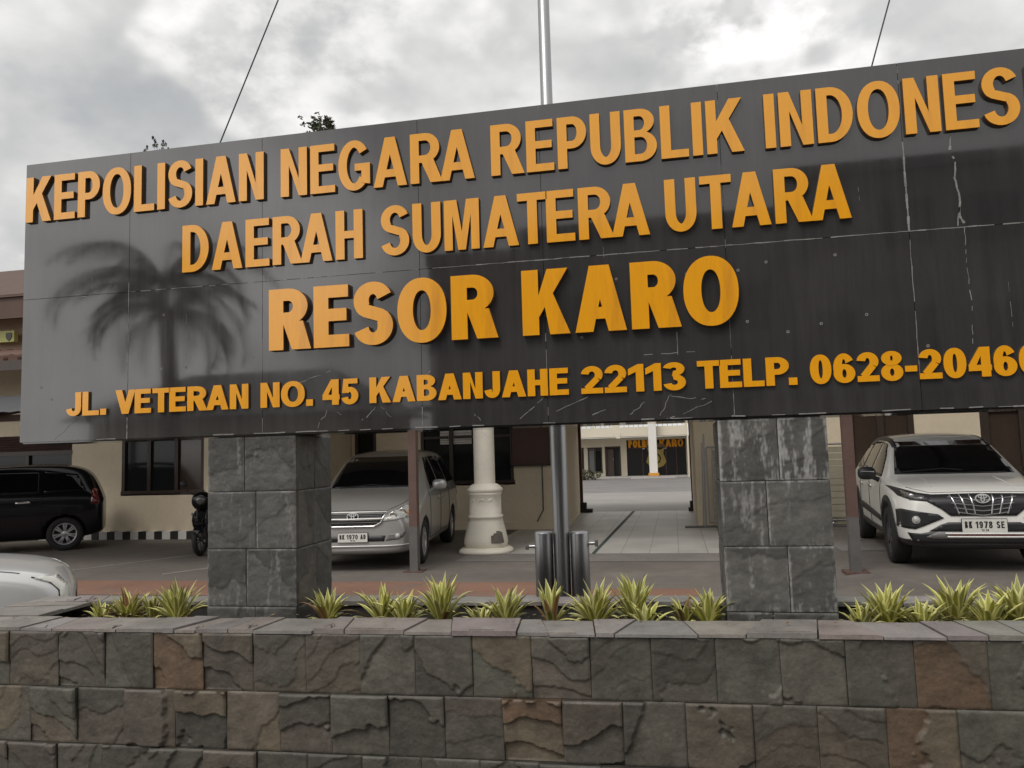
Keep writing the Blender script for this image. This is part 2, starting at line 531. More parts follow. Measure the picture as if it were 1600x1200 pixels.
def glyph(ch, w, t, u):
    if ch == 'I': return [[[(0, 0), (t, 0), (t, 1), (0, 1)]]]
    if ch == '.': return [[[(0, 0), (t, 0), (t, t * .9), (0, t * .9)]]]
    if ch == '-': return [[[(0, .28), (w, .28), (w, .28 + u), (0, .28 + u)]]]
    if ch == 'L': return [[[(0, 0), (w, 0), (w, u), (t, u), (t, 1), (0, 1)]]]
    if ch == 'E': return [[[(0, 0), (w, 0), (w, u), (t, u), (t, .52 - u / 2), (w * .93, .52 - u / 2), (w * .93, .52 + u / 2), (t, .52 + u / 2), (t, 1 - u), (w * .98, 1 - u), (w * .98, 1), (0, 1)]]]
    if ch == 'T': return [[[(w / 2 - t / 2, 0), (w / 2 + t / 2, 0), (w / 2 + t / 2, 1 - u), (w, 1 - u), (w, 1), (0, 1), (0, 1 - u), (w / 2 - t / 2, 1 - u)]]]
    if ch == 'H': return [[[(0, 0), (t, 0), (t, .5 - u / 2), (w - t, .5 - u / 2), (w - t, 0), (w, 0), (w, 1), (w - t, 1), (w - t, .5 + u / 2), (t, .5 + u / 2), (t, 1), (0, 1)]]]
    if ch == 'K':
        f = lambda x: .27 + (x - t) * (.73 / (.98 * w - t))
        xl, xm = t + .20 * (w - t), t + .47 * (w - t)
        return [[[(0, 0), (t, 0), (t, .27), (xl, f(xl)), (w - 1.2 * t, 0), (w, 0), (xm, f(xm)), (.98 * w, 1), (.98 * w - 1.25 * t, 1), (t, .60), (t, 1), (0, 1)]]]
    if ch == 'A':
        g = lambda y: 1.05 * t + (w / 2 - .58 * t) * y
        ya = (w / 2 - 1.05 * t) / (w / 2 - .58 * t)
        yb = min(.2 + u, ya - .12)
        return [[[(0, 0), (1.05 * t, 0), (g(.19), .19), (w - g(.19), .19), (w - 1.05 * t, 0), (w, 0), (w / 2 + .58 * t, 1), (w / 2 - .58 * t, 1)],
                 [(g(yb), yb), (w - g(yb), yb), (w / 2, ya)]]]
    if ch == 'V':
        yi = 1 - (w / 2 - 1.08 * t) / (w / 2 - .55 * t)
        return [[[(w / 2 - .55 * t, 0), (w / 2 + .55 * t, 0), (w, 1), (w - 1.08 * t, 1), (w / 2, yi), (1.08 * t, 1), (0, 1)]]]
    if ch == 'N': return [[[(0, 0), (t, 0), (t, .64), (w - t, 0), (w, 0), (w, 1), (w - t, 1), (w - t, .36), (t, 1), (0, 1)]]]
    if ch == 'M': return [[[(0, 0), (.88 * t, 0), (.88 * t, .70), (w / 2 - .40 * t, 0), (w / 2 + .40 * t, 0), (w - .88 * t, .70), (w - .88 * t, 0), (w, 0), (w, 1), (w - 1.35 * t, 1), (w / 2, .36), (1.35 * t, 1), (0, 1)]]]
    if ch == 'U': return [[stroke([(t / 2, 1), (t / 2, .7), (t / 2, .38)] + arc(w / 2, .36, (w - t) / 2, .36 - u / 2, 180, 360)[1:-1] + [(w - t / 2, .38), (w - t / 2, .7), (w - t / 2, 1)], t, u)]]
    if ch == 'J': return [[stroke([(w - t / 2, 1), (w - t / 2, .7), (w - t / 2, .36)] + arc(w / 2, .34, (w - t) / 2, .34 - u / 2, 360, 188)[1:], t, u)]]
    if ch in 'O0': return [[arc(w / 2, .5, w / 2, .515, 0, 360, 40, .93)[:-1], arc(w / 2, .5, w / 2 - t, .515 - u, 0, 360, 32, .95)[:-1]]]
    if ch == 'D': return [[[(0, 0), (w * .38, 0)] + arc(.38 * w, .5, .62 * w, .5, -90, 90)[1:-1] + [(w * .38, 1), (0, 1)],
                           [(t, u), (.38 * w, u)] + arc(.38 * w, .5, .62 * w - t, .5 - u, -90, 90)[1:-1] + [(.38 * w, 1 - u), (t, 1 - u)]]]
    if ch in 'PR':
        b = .38 if ch == 'P' else .41
        ww = w if ch == 'P' else .96 * w
        ry = (1 - b) / 2
        c_ = [[(0, 0), (t, 0), (t, b), (.5 * ww, b)] + arc(.5 * ww, 1 - ry, .5 * ww, ry, -90, 90)[1:-1] + [(.5 * ww, 1), (0, 1)],
              [(t, b + u), (.5 * ww, b + u)] + arc(.5 * ww, 1 - ry, .5 * ww - t, ry - u, -90, 90)[1:-1] + [(.5 * ww, 1 - u), (t, 1 - u)]]
        if ch == 'P': return [c_]
        return [c_, [[(w * .34, .46), (w - 1.18 * t, 0), (w + .03, 0), (w * .34 + 1.25 * t + .04, .46)]]]
    if ch == 'B':
        return [[[(0, 0), (.5 * w, 0)] + arc(.5 * w, .285, .5 * w, .285, -90, 70)[1:] + arc(.47 * w, .76, .47 * w, .24, -62, 90)[:-1] + [(.47 * w, 1), (0, 1)],
                 [(t, u * .95), (.5 * w, u * .95)] + arc(.5 * w, .5 * (u * .95 + .52 - u * .4), .5 * w - t, .5 * (.52 - u * 1.35), -90, 90, 10)[1:-1] + [(.5 * w, .52 - u * .4), (t, .52 - u * .4)],
                 [(t, .52 + u * .5), (.47 * w, .52 + u * .5)] + arc(.47 * w, .5 * (.52 + u * .5 + 1 - u * .95), .47 * w - t, .5 * (.48 - u * 1.45), -90, 90, 10)[1:-1] + [(.47 * w, 1 - u * .95), (t, 1 - u * .95)]]]
    if ch == 'S':
        a = arc(w / 2, (1.515 - u / 2) / 2, (w - t) / 2 * .97, (.505 - u / 2) / 2, 18, 232, 18)
        b = arc(w / 2, (.505 + u / 2) / 2, (w - t) / 2, (.515 - u / 2) / 2, 52, -165, 18)
        return [[stroke(a + b, t, u)]]
    if ch == 'G':
        return [[stroke(arc(w / 2, .5, (w - t) / 2, .515 - u / 2, 38, 322, 30), t, u)],
                [[(w * .52, .53), (w * .52, .53 - u), (w - t, .53 - u), (w - t, .13), (w, .10), (w, .53)]]]
    if ch == '1': return [[[(w - t, 0), (w, 0), (w, 1), (w - t * .75, 1), (0, .83), (0, .83 - u * 1.15), (w - t, .72)]]]
    if ch == '2': return [[band(w / 2, .69, (w - t) / 2, .325 - u / 2, t, u, 172, -35, 18)], [stroke([(w / 2 + (w - t) / 2 * .80, .69 - (.325 - u / 2) * .60), (t * .70, u * .85)], t * .95, u * .9)], [[(0, 0), (w, 0), (w, u), (0, u)]]]
    if ch == '3': return [[band(w * .48, .755, (w - t) / 2 * .95, .255 - u / 2, t, u * .95, 165, -100, 20)], [band(w / 2, .275, (w - t) / 2, .29 - u / 2, t, u, 100, -168, 20)]]
    if ch == '4': return [[[(.55 * w, 0), (.55 * w + t, 0), (.55 * w + t, .2), (w, .2), (w, .2 + u), (.55 * w + t, .2 + u), (.55 * w + t, 1), (.5 * w, 1), (0, .2 + u), (0, .2), (.55 * w, .2)],
                           [(t * .85, .2 + u), (.55 * w, .2 + u), (.55 * w, .70)]]]
    if ch == '5': return [[[(.06 * w, .44), (.14 * w, 1), (.95 * w, 1), (.95 * w, 1 - u), (.14 * w + t * .7, 1 - u), (.06 * w + t * .9, .44)]], [band(w / 2, .33, (w - t) / 2, .345 - u / 2, t, u, 140, -165, 20)]]
    if ch in '69':
        pcs = [[band(w / 2, .5, (w - t) / 2, .515 - u / 2, t, u, 32, 195, 20)],
               [arc(w / 2, .315, w / 2, .33, 0, 360, 28)[:-1], arc(w / 2, .315, w / 2 - t, .33 - u * .9, 0, 360, 20)[:-1]]]
        if ch == '9': pcs = [[[(w - x, 1 - y) for x, y in c] for c in pc] for pc in pcs]
        return pcs
    if ch == '8': return [[arc(w / 2, .285, w / 2, .30, 0, 360, 28)[:-1], arc(w / 2, .285, w / 2 - t, .30 - u * .85, 0, 360, 20)[:-1]],
                          [arc(w / 2, .765, w * .46, .25, 0, 360, 28)[:-1], arc(w / 2, .765, w * .46 - t, .25 - u * .8, 0, 360, 20)[:-1]]]
    if ch == '7': return [[[(0, 1 - u), (w - t * 1.15, 1 - u), (.18 * w, 0), (.18 * w + t * 1.1, 0), (w, 1 - u * .9), (w, 1), (0, 1)]]]
    raise KeyError(ch)


def layout(word, x0, x1, cap, t, u, gap):
    """fit the letters of a word between x0 and x1 by condensing or widening them"""
    nat = sum(GW[c] for c in word if c not in 'I.')
    fix = sum(t for c in word if c in 'I.')
    kern = sum(-0.09 for a, b in zip(word, word[1:]) if (a + b) in ('TA', 'AT', 'RA', 'LA', 'AV', 'VE', 'P.', 'TE'))
    k = ((x1 - x0) / cap - fix - gap * (len(word) - 1) - kern) / nat
    x = 0.0
    out = []
    for i, c in enumerate(word):
        w = t if c in 'I.' else GW[c] * k
        out.append((c, x0 + x * cap, w))
        x += w + gap
        if i + 1 < len(word) and word[i:i + 2] in ('TA', 'AT', 'RA', 'LA', 'AV', 'VE', 'P.', 'TE'):
            x -= 0.09
    return out


def letter_mb(ch, w, t, u, cap, depth, back, matf=0, mats=1):
    mb = MB()
    for i, pc in enumerate(glyph(ch, w, t, u)):
        mb.prism([[(x * cap, z * cap) for x, z in c] for c in pc], -depth - 0.0012 * i, back, matf, mats)
    return mb


# ------------------------------------------------------------------ ground
def sstep(a, b, x):
    t = max(0.0, min(1.0, (x - a) / (b - a)))
    return t * t * (3 - 2 * t)


def gz(x, y):
    """the parking ground climbs a little towards the right"""
    return 0.14 * sstep(1.0, 2.0, x) * sstep(4.8, 7.0, y) * (1 - sstep(14.0, 16.0, y))


def sheet(name, x0, x1, y0, y1, dz, m, nx=1, ny=1, kind='structure'):
    mb = MB()
    vs = [(x0 + (x1 - x0) * i / nx, y0 + (y1 - y0) * j / ny) for j in range(ny + 1) for i in range(nx + 1)]
    mb.add([(x, y, gz(x, y) + dz) for x, y in vs],
           [(j * (nx + 1) + i, j * (nx + 1) + i + 1, (j + 1) * (nx + 1) + i + 1, (j + 1) * (nx + 1) + i) for j in range(ny) for i in range(nx)], 0, True)
    return tag(mb.build(name, m), kind=kind)


def ground():
    mb = MB()
    xs = [-700, -200, -60] + [-30 + i for i in range(61)] + [60, 200, 700]
    ys = [-700, -200, -60, -30, -10, 0, 3] + [4 + 0.5 * i for i in range(30)] + [25, 40, 80, 200, 700]
    mb.add([(x, y, gz(x, y)) for y in ys for x in xs],
           [(j * len(xs) + i, j * len(xs) + i + 1, (j + 1) * len(xs) + i + 1, (j + 1) * len(xs) + i) for j in range(len(ys) - 1) for i in range(len(xs) - 1)], 0, True)
    return tag(mb.build('ground', M_ASPH), kind='structure')


ground()
sheet('painted_path', -14.0, -1.2, 8.70, 9.75, 0.004, M_BAND)
sheet('painted_path', -1.2, 0.2, 8.75, 9.35, 0.004, M_BAND)
sheet('tile_floor', -3.25, 0.75, 12.45, 20.9, 0.006, M_TILE)
sheet('concrete_apron', -3.3, 3.4, 11.6, 12.45, 0.004, mat('worn_concrete', (0.19, 0.175, 0.16), 0.8, var=0.25, vscale=1.2), 12, 2)
sheet('yard_pavement', -12, 12, 20.9, 30.0, 0.006, M_YARD)
sheet('yard_pavement', -20, 20, 30.0, 45.0, 0.006, M_YARD2)
sheet('road', -80, 80, -9.0, -1.2, 0.004, M_ROAD)
sheet('sidewalk', -60, 60, -1.0, 3.3, 0.006, mat('sidewalk_paver', (0.16, 0.15, 0.14), 0.85, var=0.2, vscale=2))
mb = MB()
mb.box(-60, 60, -1.2, -1.0, 0.0, 0.12)
tag(mb.build('kerb', M_YARD2), kind='structure')
# worn parking line running diagonally across the asphalt, and the drain groove in the tiles
mb = MB()
a, b = Vector((-9.2, 10.6, 0.004)), Vector((-8.0, 12.9, 0.004))
n_ = Vector((0.9, -0.45, 0)).normalized() * 0.035
mb.add([a - n_, a + n_, b + n_, b - n_], [(0, 1, 2, 3)])
mb.add([(-7.35, 10.35, .004), (-7.3, 10.28, .004), (-6.0, 12.6, .004), (-6.05, 12.64, .004)], [(0, 1, 2, 3)])
tag(mb.build('parking_line', M_LINE), kind='structure')
mb = MB()
mb.add([(-1.33, 12.45, .009), (-1.27, 12.45, .009), (-1.05, 20.9, .009), (-1.13, 20.9, .009)], [(0, 1, 2, 3)])
tag(mb.build('drain_groove', mat('groove_green', (0.055, 0.075, 0.07), 0.8)), kind='structure')


# ------------------------------------------------------------------ split-stone tiles
def lerp3(a, b, t):
    return tuple(a[i] + (b[i] - a[i]) * t for i in range(3))


PAL = dict(grey=(0.100, 0.098, 0.090), green=(0.084, 0.090, 0.078), dark=(0.062, 0.062, 0.058), brown=(0.108, 0.092, 0.078),
           tan=(0.135, 0.112, 0.084), rust=(0.135, 0.084, 0.054), plum=(0.100, 0.087, 0.080), pale=(0.135, 0.133, 0.12))


_m = (0.095, 0.090, 0.079)
for _k in list(PAL):
    PAL[_k] = lerp3(PAL[_k], _m, 0.28)


def stone_tile(mb, T, w, h, seed, c1, c2, relief=0.016, levels=3, streak=0.0, res=0.006, sc=1.0, edge=0.0025):
    """one cleft stone tile, T maps (u, v, out) to 3D"""
    rnd = random.Random(seed)
    nx, nz_ = max(8, int(w / res)), max(8, int(h / res))
    tilt = (rnd.uniform(-1.1, 1.1), rnd.uniform(0.4, 1.7))
    ox, oz = rnd.uniform(0, 99), rnd.uniform(0, 99)
    fr = rnd.uniform(2.2, 4.0) * sc
    tint = rnd.uniform(0.86, 1.12)
    vs, cs = [], []
    for j in range(nz_ + 1):
        for i in range(nx + 1):
            u, v = w * i / nx, h * j / nz_
            x, z = u / max(w, .2) - .5, v / max(h, .2) - .5
            n = noise.noise((u * fr + ox, v * fr + oz, seed * .37)) * 0.75 + noise.noise((u * fr * 2.6 + ox, v * fr * 2.6 + oz, 5.1)) * .22
            n += 0.05 * noise.noise((u * 40, v * 40, seed))
            q = (n + tilt[0] * x * .7 + tilt[1] * z * .8) * levels * 0.9
            k = math.floor(q)
            f = q - k
            st = k + sstep(0.0, 0.045, f) + 0.12 * f           # sharp ledges between cleavage planes
            d = relief * (st / levels)
            d += 0.0022 * noise.noise((u * 22 + ox, v * 30 + oz, 2.2)) + 0.0010 * noise.noise((u * 70, v * 90 + oz, 7.7))
            d = max(-relief * 1.1, min(relief * 1.1, d))
            eb = min(u, w - u, v, h - v)
            ef = sstep(0, 0.007, eb)
            d = d * (0.7 + 0.3 * ef) - edge * (1 - ef)
            cm = 1 - sstep(-0.25, 0.25, (st - .5) / levels * 1.5 + 0.35 * noise.noise((u * 6 + oz, v * 6 + ox, 1.3)))
            c = lerp3(c1, c2, cm)
            g = 1 + 0.16 * noise.noise((u * 14 + ox, v * 14 + oz, 9.1)) + 0.10 * noise.noise((u * 48, v * 48 + oz, 3.3))
            c = tuple(max(0.01, a * g * tint) for a in c)
            if streak:
                s1 = sstep(0.15, 0.75, noise.noise((u * 34 + ox, v * 2.6, seed)) * .75 + 0.55 * noise.noise((u * 120, v * 40, 4.4)) + 0.45 * noise.noise((u * 9 + oz, v * 7, 8.8)) + 0.28 * (eb < 0.012) - 0.22 + 0.42 * streak)
                c = lerp3(c, (0.34, 0.335, 0.32), min(0.75, s1 * streak))
            vs.append(T(u, v, d)); cs.append(c)
    fs = [(j * (nx + 1) + i, j * (nx + 1) + i + 1, (j + 1) * (nx + 1) + i + 1, (j + 1) * (nx + 1) + i) for j in range(nz_) for i in range(nx)]
    mb.add(vs, fs, 0, True, cs)
    # rim back to the mortar bed
    ring = [i for i in range(nx + 1)] + [j * (nx + 1) + nx for j in range(1, nz_ + 1)] + \
           [nz_ * (nx + 1) + i for i in range(nx - 1, -1, -1)] + [j * (nx + 1) for j in range(nz_ - 1, 0, -1)]
    back = []
    for r_ in ring:
        j, i = divmod(r_, nx + 1)
        back.append(T(w * i / nx, h * j / nz_, -0.03))
    m_ = len(ring)
    mb.add([vs[r_] for r_ in ring] + back, [((k + 1) % m_, k, k + m_, (k + 1) % m_ + m_) for k in range(m_)], 0, False, [tuple(.6 * a for a in cs[r_]) for r_ in ring] * 2)


# ------------------------------------------------------------------ planter
PY = 3.5
TILT = 0.0077
planter = empty('planter', (0, 0, 0), 0, 'long raised planter faced with rough split slate under the sign', 'planter')
planter.rotation_euler = (0, -TILT, 0)
ZC = 0.80      # underside of the capping at x = -0.9 before tilt
zoff = 0.0077 * 0.9


def wall_row(mb, xs, z0, z1, seed, pal):
    for i, (xa, xb) in enumerate(zip(xs, xs[1:])):
        rnd = random.Random(seed * 100 + i)
        p = pal.get(i)
        if p is None:
            p = rnd.choice([('grey', 'green'), ('green', 'dark'), ('dark', 'grey'), ('grey', 'brown'), ('green', 'grey'), ('dark', 'plum'), ('plum', 'grey'), ('dark', 'green')])
        g = 0.0009
        stone_tile(mb, lambda u, v, d, xa=xa, z0=z0: (xa + g + u, PY - d, z0 + g + v), xb - xa - 2 * g, z1 - z0 - 2 * g, seed * 100 + i,
                   PAL[p[0]], PAL[p[1]], relief=rnd.choice([0.007, 0.012, 0.018, 0.025, 0.029]) * (1.3 if seed > 1 else 1.0), levels=rnd.choice([1.4, 1.8, 2.4]))


def ext(xs, lo, hi, step=0.266):
    xs = list(xs)
    while xs[0] - step > lo - 0.05: xs.insert(0, xs[0] - step)
    xs[0] = lo if xs[0] - lo < 0.15 else xs[0]
    if xs[0] > lo: xs.insert(0, lo)
    while xs[-1] + step < hi - 0.1: xs.append(xs[-1] + step)
    xs.append(hi)
    return xs


PX0, PX1 = -3.86, 2.30
R1 = ext([-3.341, -3.06, -2.79, -2.524, -2.254, -1.989, -1.721, -1.451, -1.189, -.919, -.65, -.392, -.13, .137, .397, .652, .913, 1.183], PX0, PX1)
R2 = ext([-3.213, -2.941, -2.673, -2.403, -2.128, -1.855, -1.596, -1.319, -1.056, -.787, -.522, -.262, .001, .273, .528, .789, 1.051], PX0, PX1)
R3 = ext([-3.60 + .27 * i + random.Random(i).uniform(-.015, .015) for i in range(20)], PX0, PX1)
mb = MB()
pal1 = {0: ('grey', 'rust'), 1: ('tan', 'green'), 2: ('plum', 'brown'), 3: ('plum', 'grey'), 4: ('dark', 'green'), 5: ('tan', 'rust'), 6: ('brown', 'plum'), 7: ('grey', 'brown'),
        8: ('plum', 'brown'), 9: ('dark', 'grey'), 10: ('grey', 'dark'), 11: ('tan', 'green'), 12: ('grey', 'plum'), 13: ('grey', 'green'), 14: ('dark', 'grey'), 15: ('grey', 'green'),
        16: ('dark', 'grey'), 17: ('green', 'grey'), 18: ('brown', 'rust'), 19: ('dark', 'green')}
pal2 = {0: ('tan', 'green'), 1: ('tan', 'grey'), 2: ('green', 'brown'), 3: ('dark', 'plum'), 4: ('plum', 'brown'), 5: ('tan', 'dark'), 6: ('brown', 'tan'), 7: ('dark', 'plum'),
        9: ('grey', 'dark'), 11: ('rust', 'tan'), 14: ('brown', 'green'), 15: ('grey', 'brown'), 17: ('tan', 'rust')}
Z1, Z2 = 0.531, 0.262
wall_row(mb, R1, Z1 - zoff * 0, ZC, 1, pal1)
wall_row(mb, R2, Z2, Z1, 2, pal2)
wall_row(mb, R3, -0.03, Z2, 3, {})
# mortar bed and the plain returns
mb.box(PX0 + .004, PX1 - .004, PY + .026, PY + .16, -0.08, ZC, 1)
mb.box(PX0 + .004, PX1 - .004, 4.19, 4.33, -0.08, ZC, 1)
mb.box(PX0 + .004, PX0 + .3, PY + .17, 4.18, -0.08, ZC, 1)
mb.box(PX1 - .3, PX1 - .004, PY + .17, 4.18, -0.08, ZC, 1)
mb.build('wall', [M_STONE, M_GROUT], planter)


def cap_pieces(mb, seed, along, x0, x1, ya, yb, z):
    """irregular split slate capping, pieces laid end to end with skewed joints"""
    rnd = random.Random(seed)
    x = x0
    sk0 = 0.0
    while x < x1 - 0.02:
        L_ = rnd.uniform(0.10, 0.34)
        xe = min(x1, x + L_)
        if x1 - xe < 0.1: xe = x1
        sk1 = rnd.uniform(-0.10, 0.10) if xe < x1 else 0.0
        h = rnd.uniform(0.012, 0.022)
        dz = rnd.uniform(-0.003, 0.004)
        fo = rnd.uniform(-0.012, 0.008)
        c = rnd.choice([(0.215, 0.194, 0.176), (0.20, 0.184, 0.168), (0.232, 0.212, 0.194), (0.21, 0.187, 0.172), (0.195, 0.182, 0.168)])
        n = 7
        top, bot = [], []
        g = 0.003
        for i in range(n + 1):
            t = i / n
            xx = x + g + (xe - x - 2 * g) * t
            rag = fo + 0.006 * noise.noise((xx * 9, seed, 3.1))
            top.append((xx - (sk0 + (sk1 - sk0) * t) * .5, ya - rag))
            bot.append((xx + (sk0 + (sk1 - sk0) * t) * .5, yb))
        ring = top + bot[::-1]
        if along == 'y':
            ring = [(b_, a_) for a_, b_ in ring]
        zt = [z + h + dz + 0.003 * noise.noise((p[0] * 8, p[1] * 8, seed)) for p in ring]
        m_ = len(ring)
        vs = [(p[0], p[1], zt[i]) for i, p in enumerate(ring)] + [(p[0], p[1], z) for p in ring]
        fs = []
        for i in range(n):
            q = (i, i + 1, m_ - 2 - i, m_ - 1 - i)
            fs.append(q if along == 'x' else q[::-1])
        if along == 'x':
            fs += [(i + m_, (i + 1) % m_ + m_, (i + 1) % m_, i) for i in range(m_)]
        else:
            fs += [((i + 1) % m_ + m_, i + m_, i, (i + 1) % m_) for i in range(m_)]
        cs = [tuple(a_ * rnd.uniform(.95, 1.05) for a_ in c)] * (2 * m_)
        mb.add(vs, fs, 0, False, cs)
        # a second, thinner flake on some pieces
        if rnd.random() < 0.45 and along == 'x':
            a_ = rnd.uniform(.1, .5) * (xe - x); b_ = rnd.uniform(.6, .95) * (xe - x)
            y1 = ya + rnd.uniform(.03, .10)
            q = [(x + a_, ya - fo + .012), (x + b_, ya - fo + .010), (x + b_ - .03, y1), (x + (a_ + b_) / 2, y1 + rnd.uniform(.02, .05)), (x + a_ + .04, y1 - .01)]
            zt_ = z + h + dz + .0065
            m5 = len(q)
            mb.add([(p[0], p[1], zt_) for p in q] + [(p[0], p[1], zt_ - .012) for p in q],
                   [tuple(range(m5))] + [(i + m5, (i + 1) % m5 + m5, (i + 1) % m5, i) for i in range(m5)], 0, False, tuple(a_ * 1.12 for a_ in c))
        x = xe
        sk0 = sk1


mb = MB()
cap_pieces(mb, 11, 'x', PX0 - .02, PX1 + .02, PY - .014, 3.76, ZC + .001)
cap_pieces(mb, 12, 'x', PX0 - .02, PX1 + .02, 4.17, 4.36, ZC + .001)
cap_pieces(mb, 13, 'y', 3.765, 4.165, PX0 - .02, PX0 + .44, ZC + .001)
cap_pieces(mb, 14, 'y', 3.765, 4.165, PX1 - .33, PX1 + .02, ZC + .001)
mb.build('cap', M_CAP, planter)
mb = MB()
nx_, ny_ = 120, 12
vs = [(PX0 + .3 + (PX1 - PX0 - .6) * i / nx_, 3.65 + .55 * j / ny_, .735 + .02 * noise.noise((i * .35, j * .5, 2)) + .012 * noise.noise((i * 1.1, j * 1.3, 5))) for j in range(ny_ + 1) for i in range(nx_ + 1)]
mb.add(vs, [(j * (nx_ + 1) + i, j * (nx_ + 1) + i + 1, (j + 1) * (nx_ + 1) + i + 1, (j + 1) * (nx_ + 1) + i) for j in range(ny_) for i in range(nx_)], 0, True)
mb.build('soil', M_SOIL, planter)

# ------------------------------------------------------------------ the sign
SX0, SX1, SZ0, SZ1, SY = -3.655, 1.96, 1.74, 3.372, 3.85
sign = empty('monument_sign', (-.86, SY, 0), 0, 'huge black granite sign with raised orange lettering on two stone pillars', 'sign')
JX = [-2.961, -2.142, -1.25, -.60, .288, 1.107]
JZ = 2.565
mb = MB()
xs = [SX0] + JX + [SX1]
ox = -.86
for xa, xb in zip(xs, xs[1:]):
    for za, zb in ((SZ0, JZ), (JZ, SZ1)):
        g = 0.0012
        mb.box(xa + g - ox, xb - g - ox, 0, 0.022, za + g, zb - g, 0)
mb.box(SX0 + .004 - ox, SX1 - .004 - ox, .0235, .34, SZ0 + .003, SZ1 - .003, 1)
for xa, xb in zip(xs, xs[1:]):                                        # edge slabs on top, sides and underside
    mb.box(xa + .0012 - ox, xb - .0012 - ox, .0235, .345, SZ1 - .002, SZ1 + .008, 0)
    mb.box(xa + .0012 - ox, xb - .0012 - ox, .0235, .345, SZ0 - .008, SZ0 + .002, 0)
mb.box(SX0 - .008 - ox, SX0 + .003 - ox, .0235, .345, SZ0, SZ1, 0)
mb.box(SX1 - .003 - ox, SX1 + .008 - ox, .0235, .345, SZ0, SZ1, 0)
# pale grout squeezed out of the joints and white lime cracks, as slim raised beads
rnd = random.Random(4)


def bead(p, q, wid, wob=0.0, n=10, fade=0.0):
    pts = []
    for i in range(n + 1):
        t = i / n
        pts.append((p[0] + (q[0] - p[0]) * t + rnd.uniform(-wob, wob), p[1] + (q[1] - p[1]) * t + rnd.uniform(-wob, wob)))
    dx, dz = q[0] - p[0], q[1] - p[1]
    l = math.hypot(dx, dz)
    nx, nz_ = -dz / l, dx / l
    for i in range(n):
        if rnd.random() < fade: continue
        a_, b_ = pts[i], pts[i + 1]
        w0 = wid * rnd.uniform(.5, 1.2) / 2
        mb.add([(a_[0] - nx * w0 - ox, -.0012, a_[1] - nz_ * w0), (b_[0] - nx * w0 - ox, -.0012, b_[1] - nz_ * w0), (b_[0] + nx * w0 - ox, -.0012, b_[1] + nz_ * w0), (a_[0] + nx * w0 - ox, -.0012, a_[1] + nz_ * w0)], [(0, 3, 2, 1) if False else (0, 1, 2, 3)], 2)


bead((SX0, JZ - .01), (-2.95, JZ - .005), .003, .001, 20, .75)
bead((-2.95, JZ), (-2.5, JZ), .003, .0007, 14, .1)
bead((-2.5, JZ), (-.95, JZ), .0028, .0007, 40, .6)
bead((-.95, JZ), (1.107, JZ), .0045, .0012, 60, .12)
bead((1.107, JZ), (SX1, JZ), .005, .001, 24, .05)
bead((1.107, 2.99), (1.107, JZ), .010, .001, 12)
bead((1.107, JZ), (1.107, SZ0), .004, .001, 20, .35)
bead((1.107, SZ1), (1.107, 3.27), .004, .001, 6, .3)
bead((-2.961, 2.62), (-2.961, 2.05), .003, .0006, 20, .15)
bead((-2.961, 1.86), (-2.961, SZ0), .005, .0006, 6)
bead((-2.142, 2.6), (-2.142, SZ0), .002, .0006, 20, .55)
bead((-1.25, 1.85), (-1.25, SZ0), .003, .0005, 6, .1)
bead((-.60, 2.56), (-.60, SZ0), .003, .0008, 20, .4)
bead((-.60, SZ1), (-.60, 3.27), .003, .0008, 4, .3)
bead((.288, SZ1), (.288, SZ0), .0022, .0008, 40, .5)
bead((.04, 2.16), (.04, 2.05), .004, .0005, 5)
bead((-.12, 2.055), (.12, 2.06), .003, .002, 6, .2)
bead((.288, 2.03), (.288, SZ0), .004, .0006, 8, .1)
for p, q in (((-3.42, SZ0 + .01), (-3.28, 1.865)), ((-1.50, 1.86), (-1.58, SZ0 + .05)), ((-1.47, 1.86), (-1.42, 1.80)), ((-1.77, 1.85), (-1.83, SZ0 + .02)), ((-1.73, 1.86), (-1.69, 1.82)),
             ((-.98, 1.80), (-.94, SZ0 + .03)), ((-.62, 1.87), (-.74, SZ0 + .03)), ((-.40, 1.86), (-.56, 1.80)), ((-.30, 1.80), (-.40, SZ0 + .03)), ((-.12, 1.83), (-.20, SZ0 + .03)), ((.0, 1.86), (-.06, 1.76)),
             ((.22, 1.83), (-.02, 1.74)), ((.0, 1.85), (.16, 1.83)), ((-1.20, 2.03), (-1.32, 1.97)), ((-2.80, 2.03), (-2.74, 2.0)), ((-1.95, 2.0), (-1.75, 2.06))):
    bead(p, q, .0034, .005, 7, .15)
# long lime run on the right
pts = [(1.31, 2.99), (1.305, 2.93), (1.325, 2.87), (1.315, 2.80), (1.33, 2.70), (1.325, 2.62), (1.345, 2.57)]
for a_, b_ in zip(pts, pts[1:]): bead(a_, b_, .010, .002, 4, .1)
bead((1.325, 2.66), (1.312, 2.57), .006, .002, 4)
pts = [(1.34, 2.56), (1.337, 2.40), (1.345, 2.2), (1.335, 2.03)]
for a_, b_ in zip(pts, pts[1:]): bead(a_, b_, .003, .002, 8, .45)
bead((SX0 + .2, SZ0 + .004), (SX1, SZ0 + .004), .006, .0015, 90, .55)
for x in [-3.2, -2.6, -1.9, 0.9, 1.5, 1.75, -0.3]:                      # faint drips
    z = rnd.uniform(2.3, 2.9)
    bead((x, z), (x + .004, z - rnd.uniform(.15, .3)), .0015, .001, 9, .5)
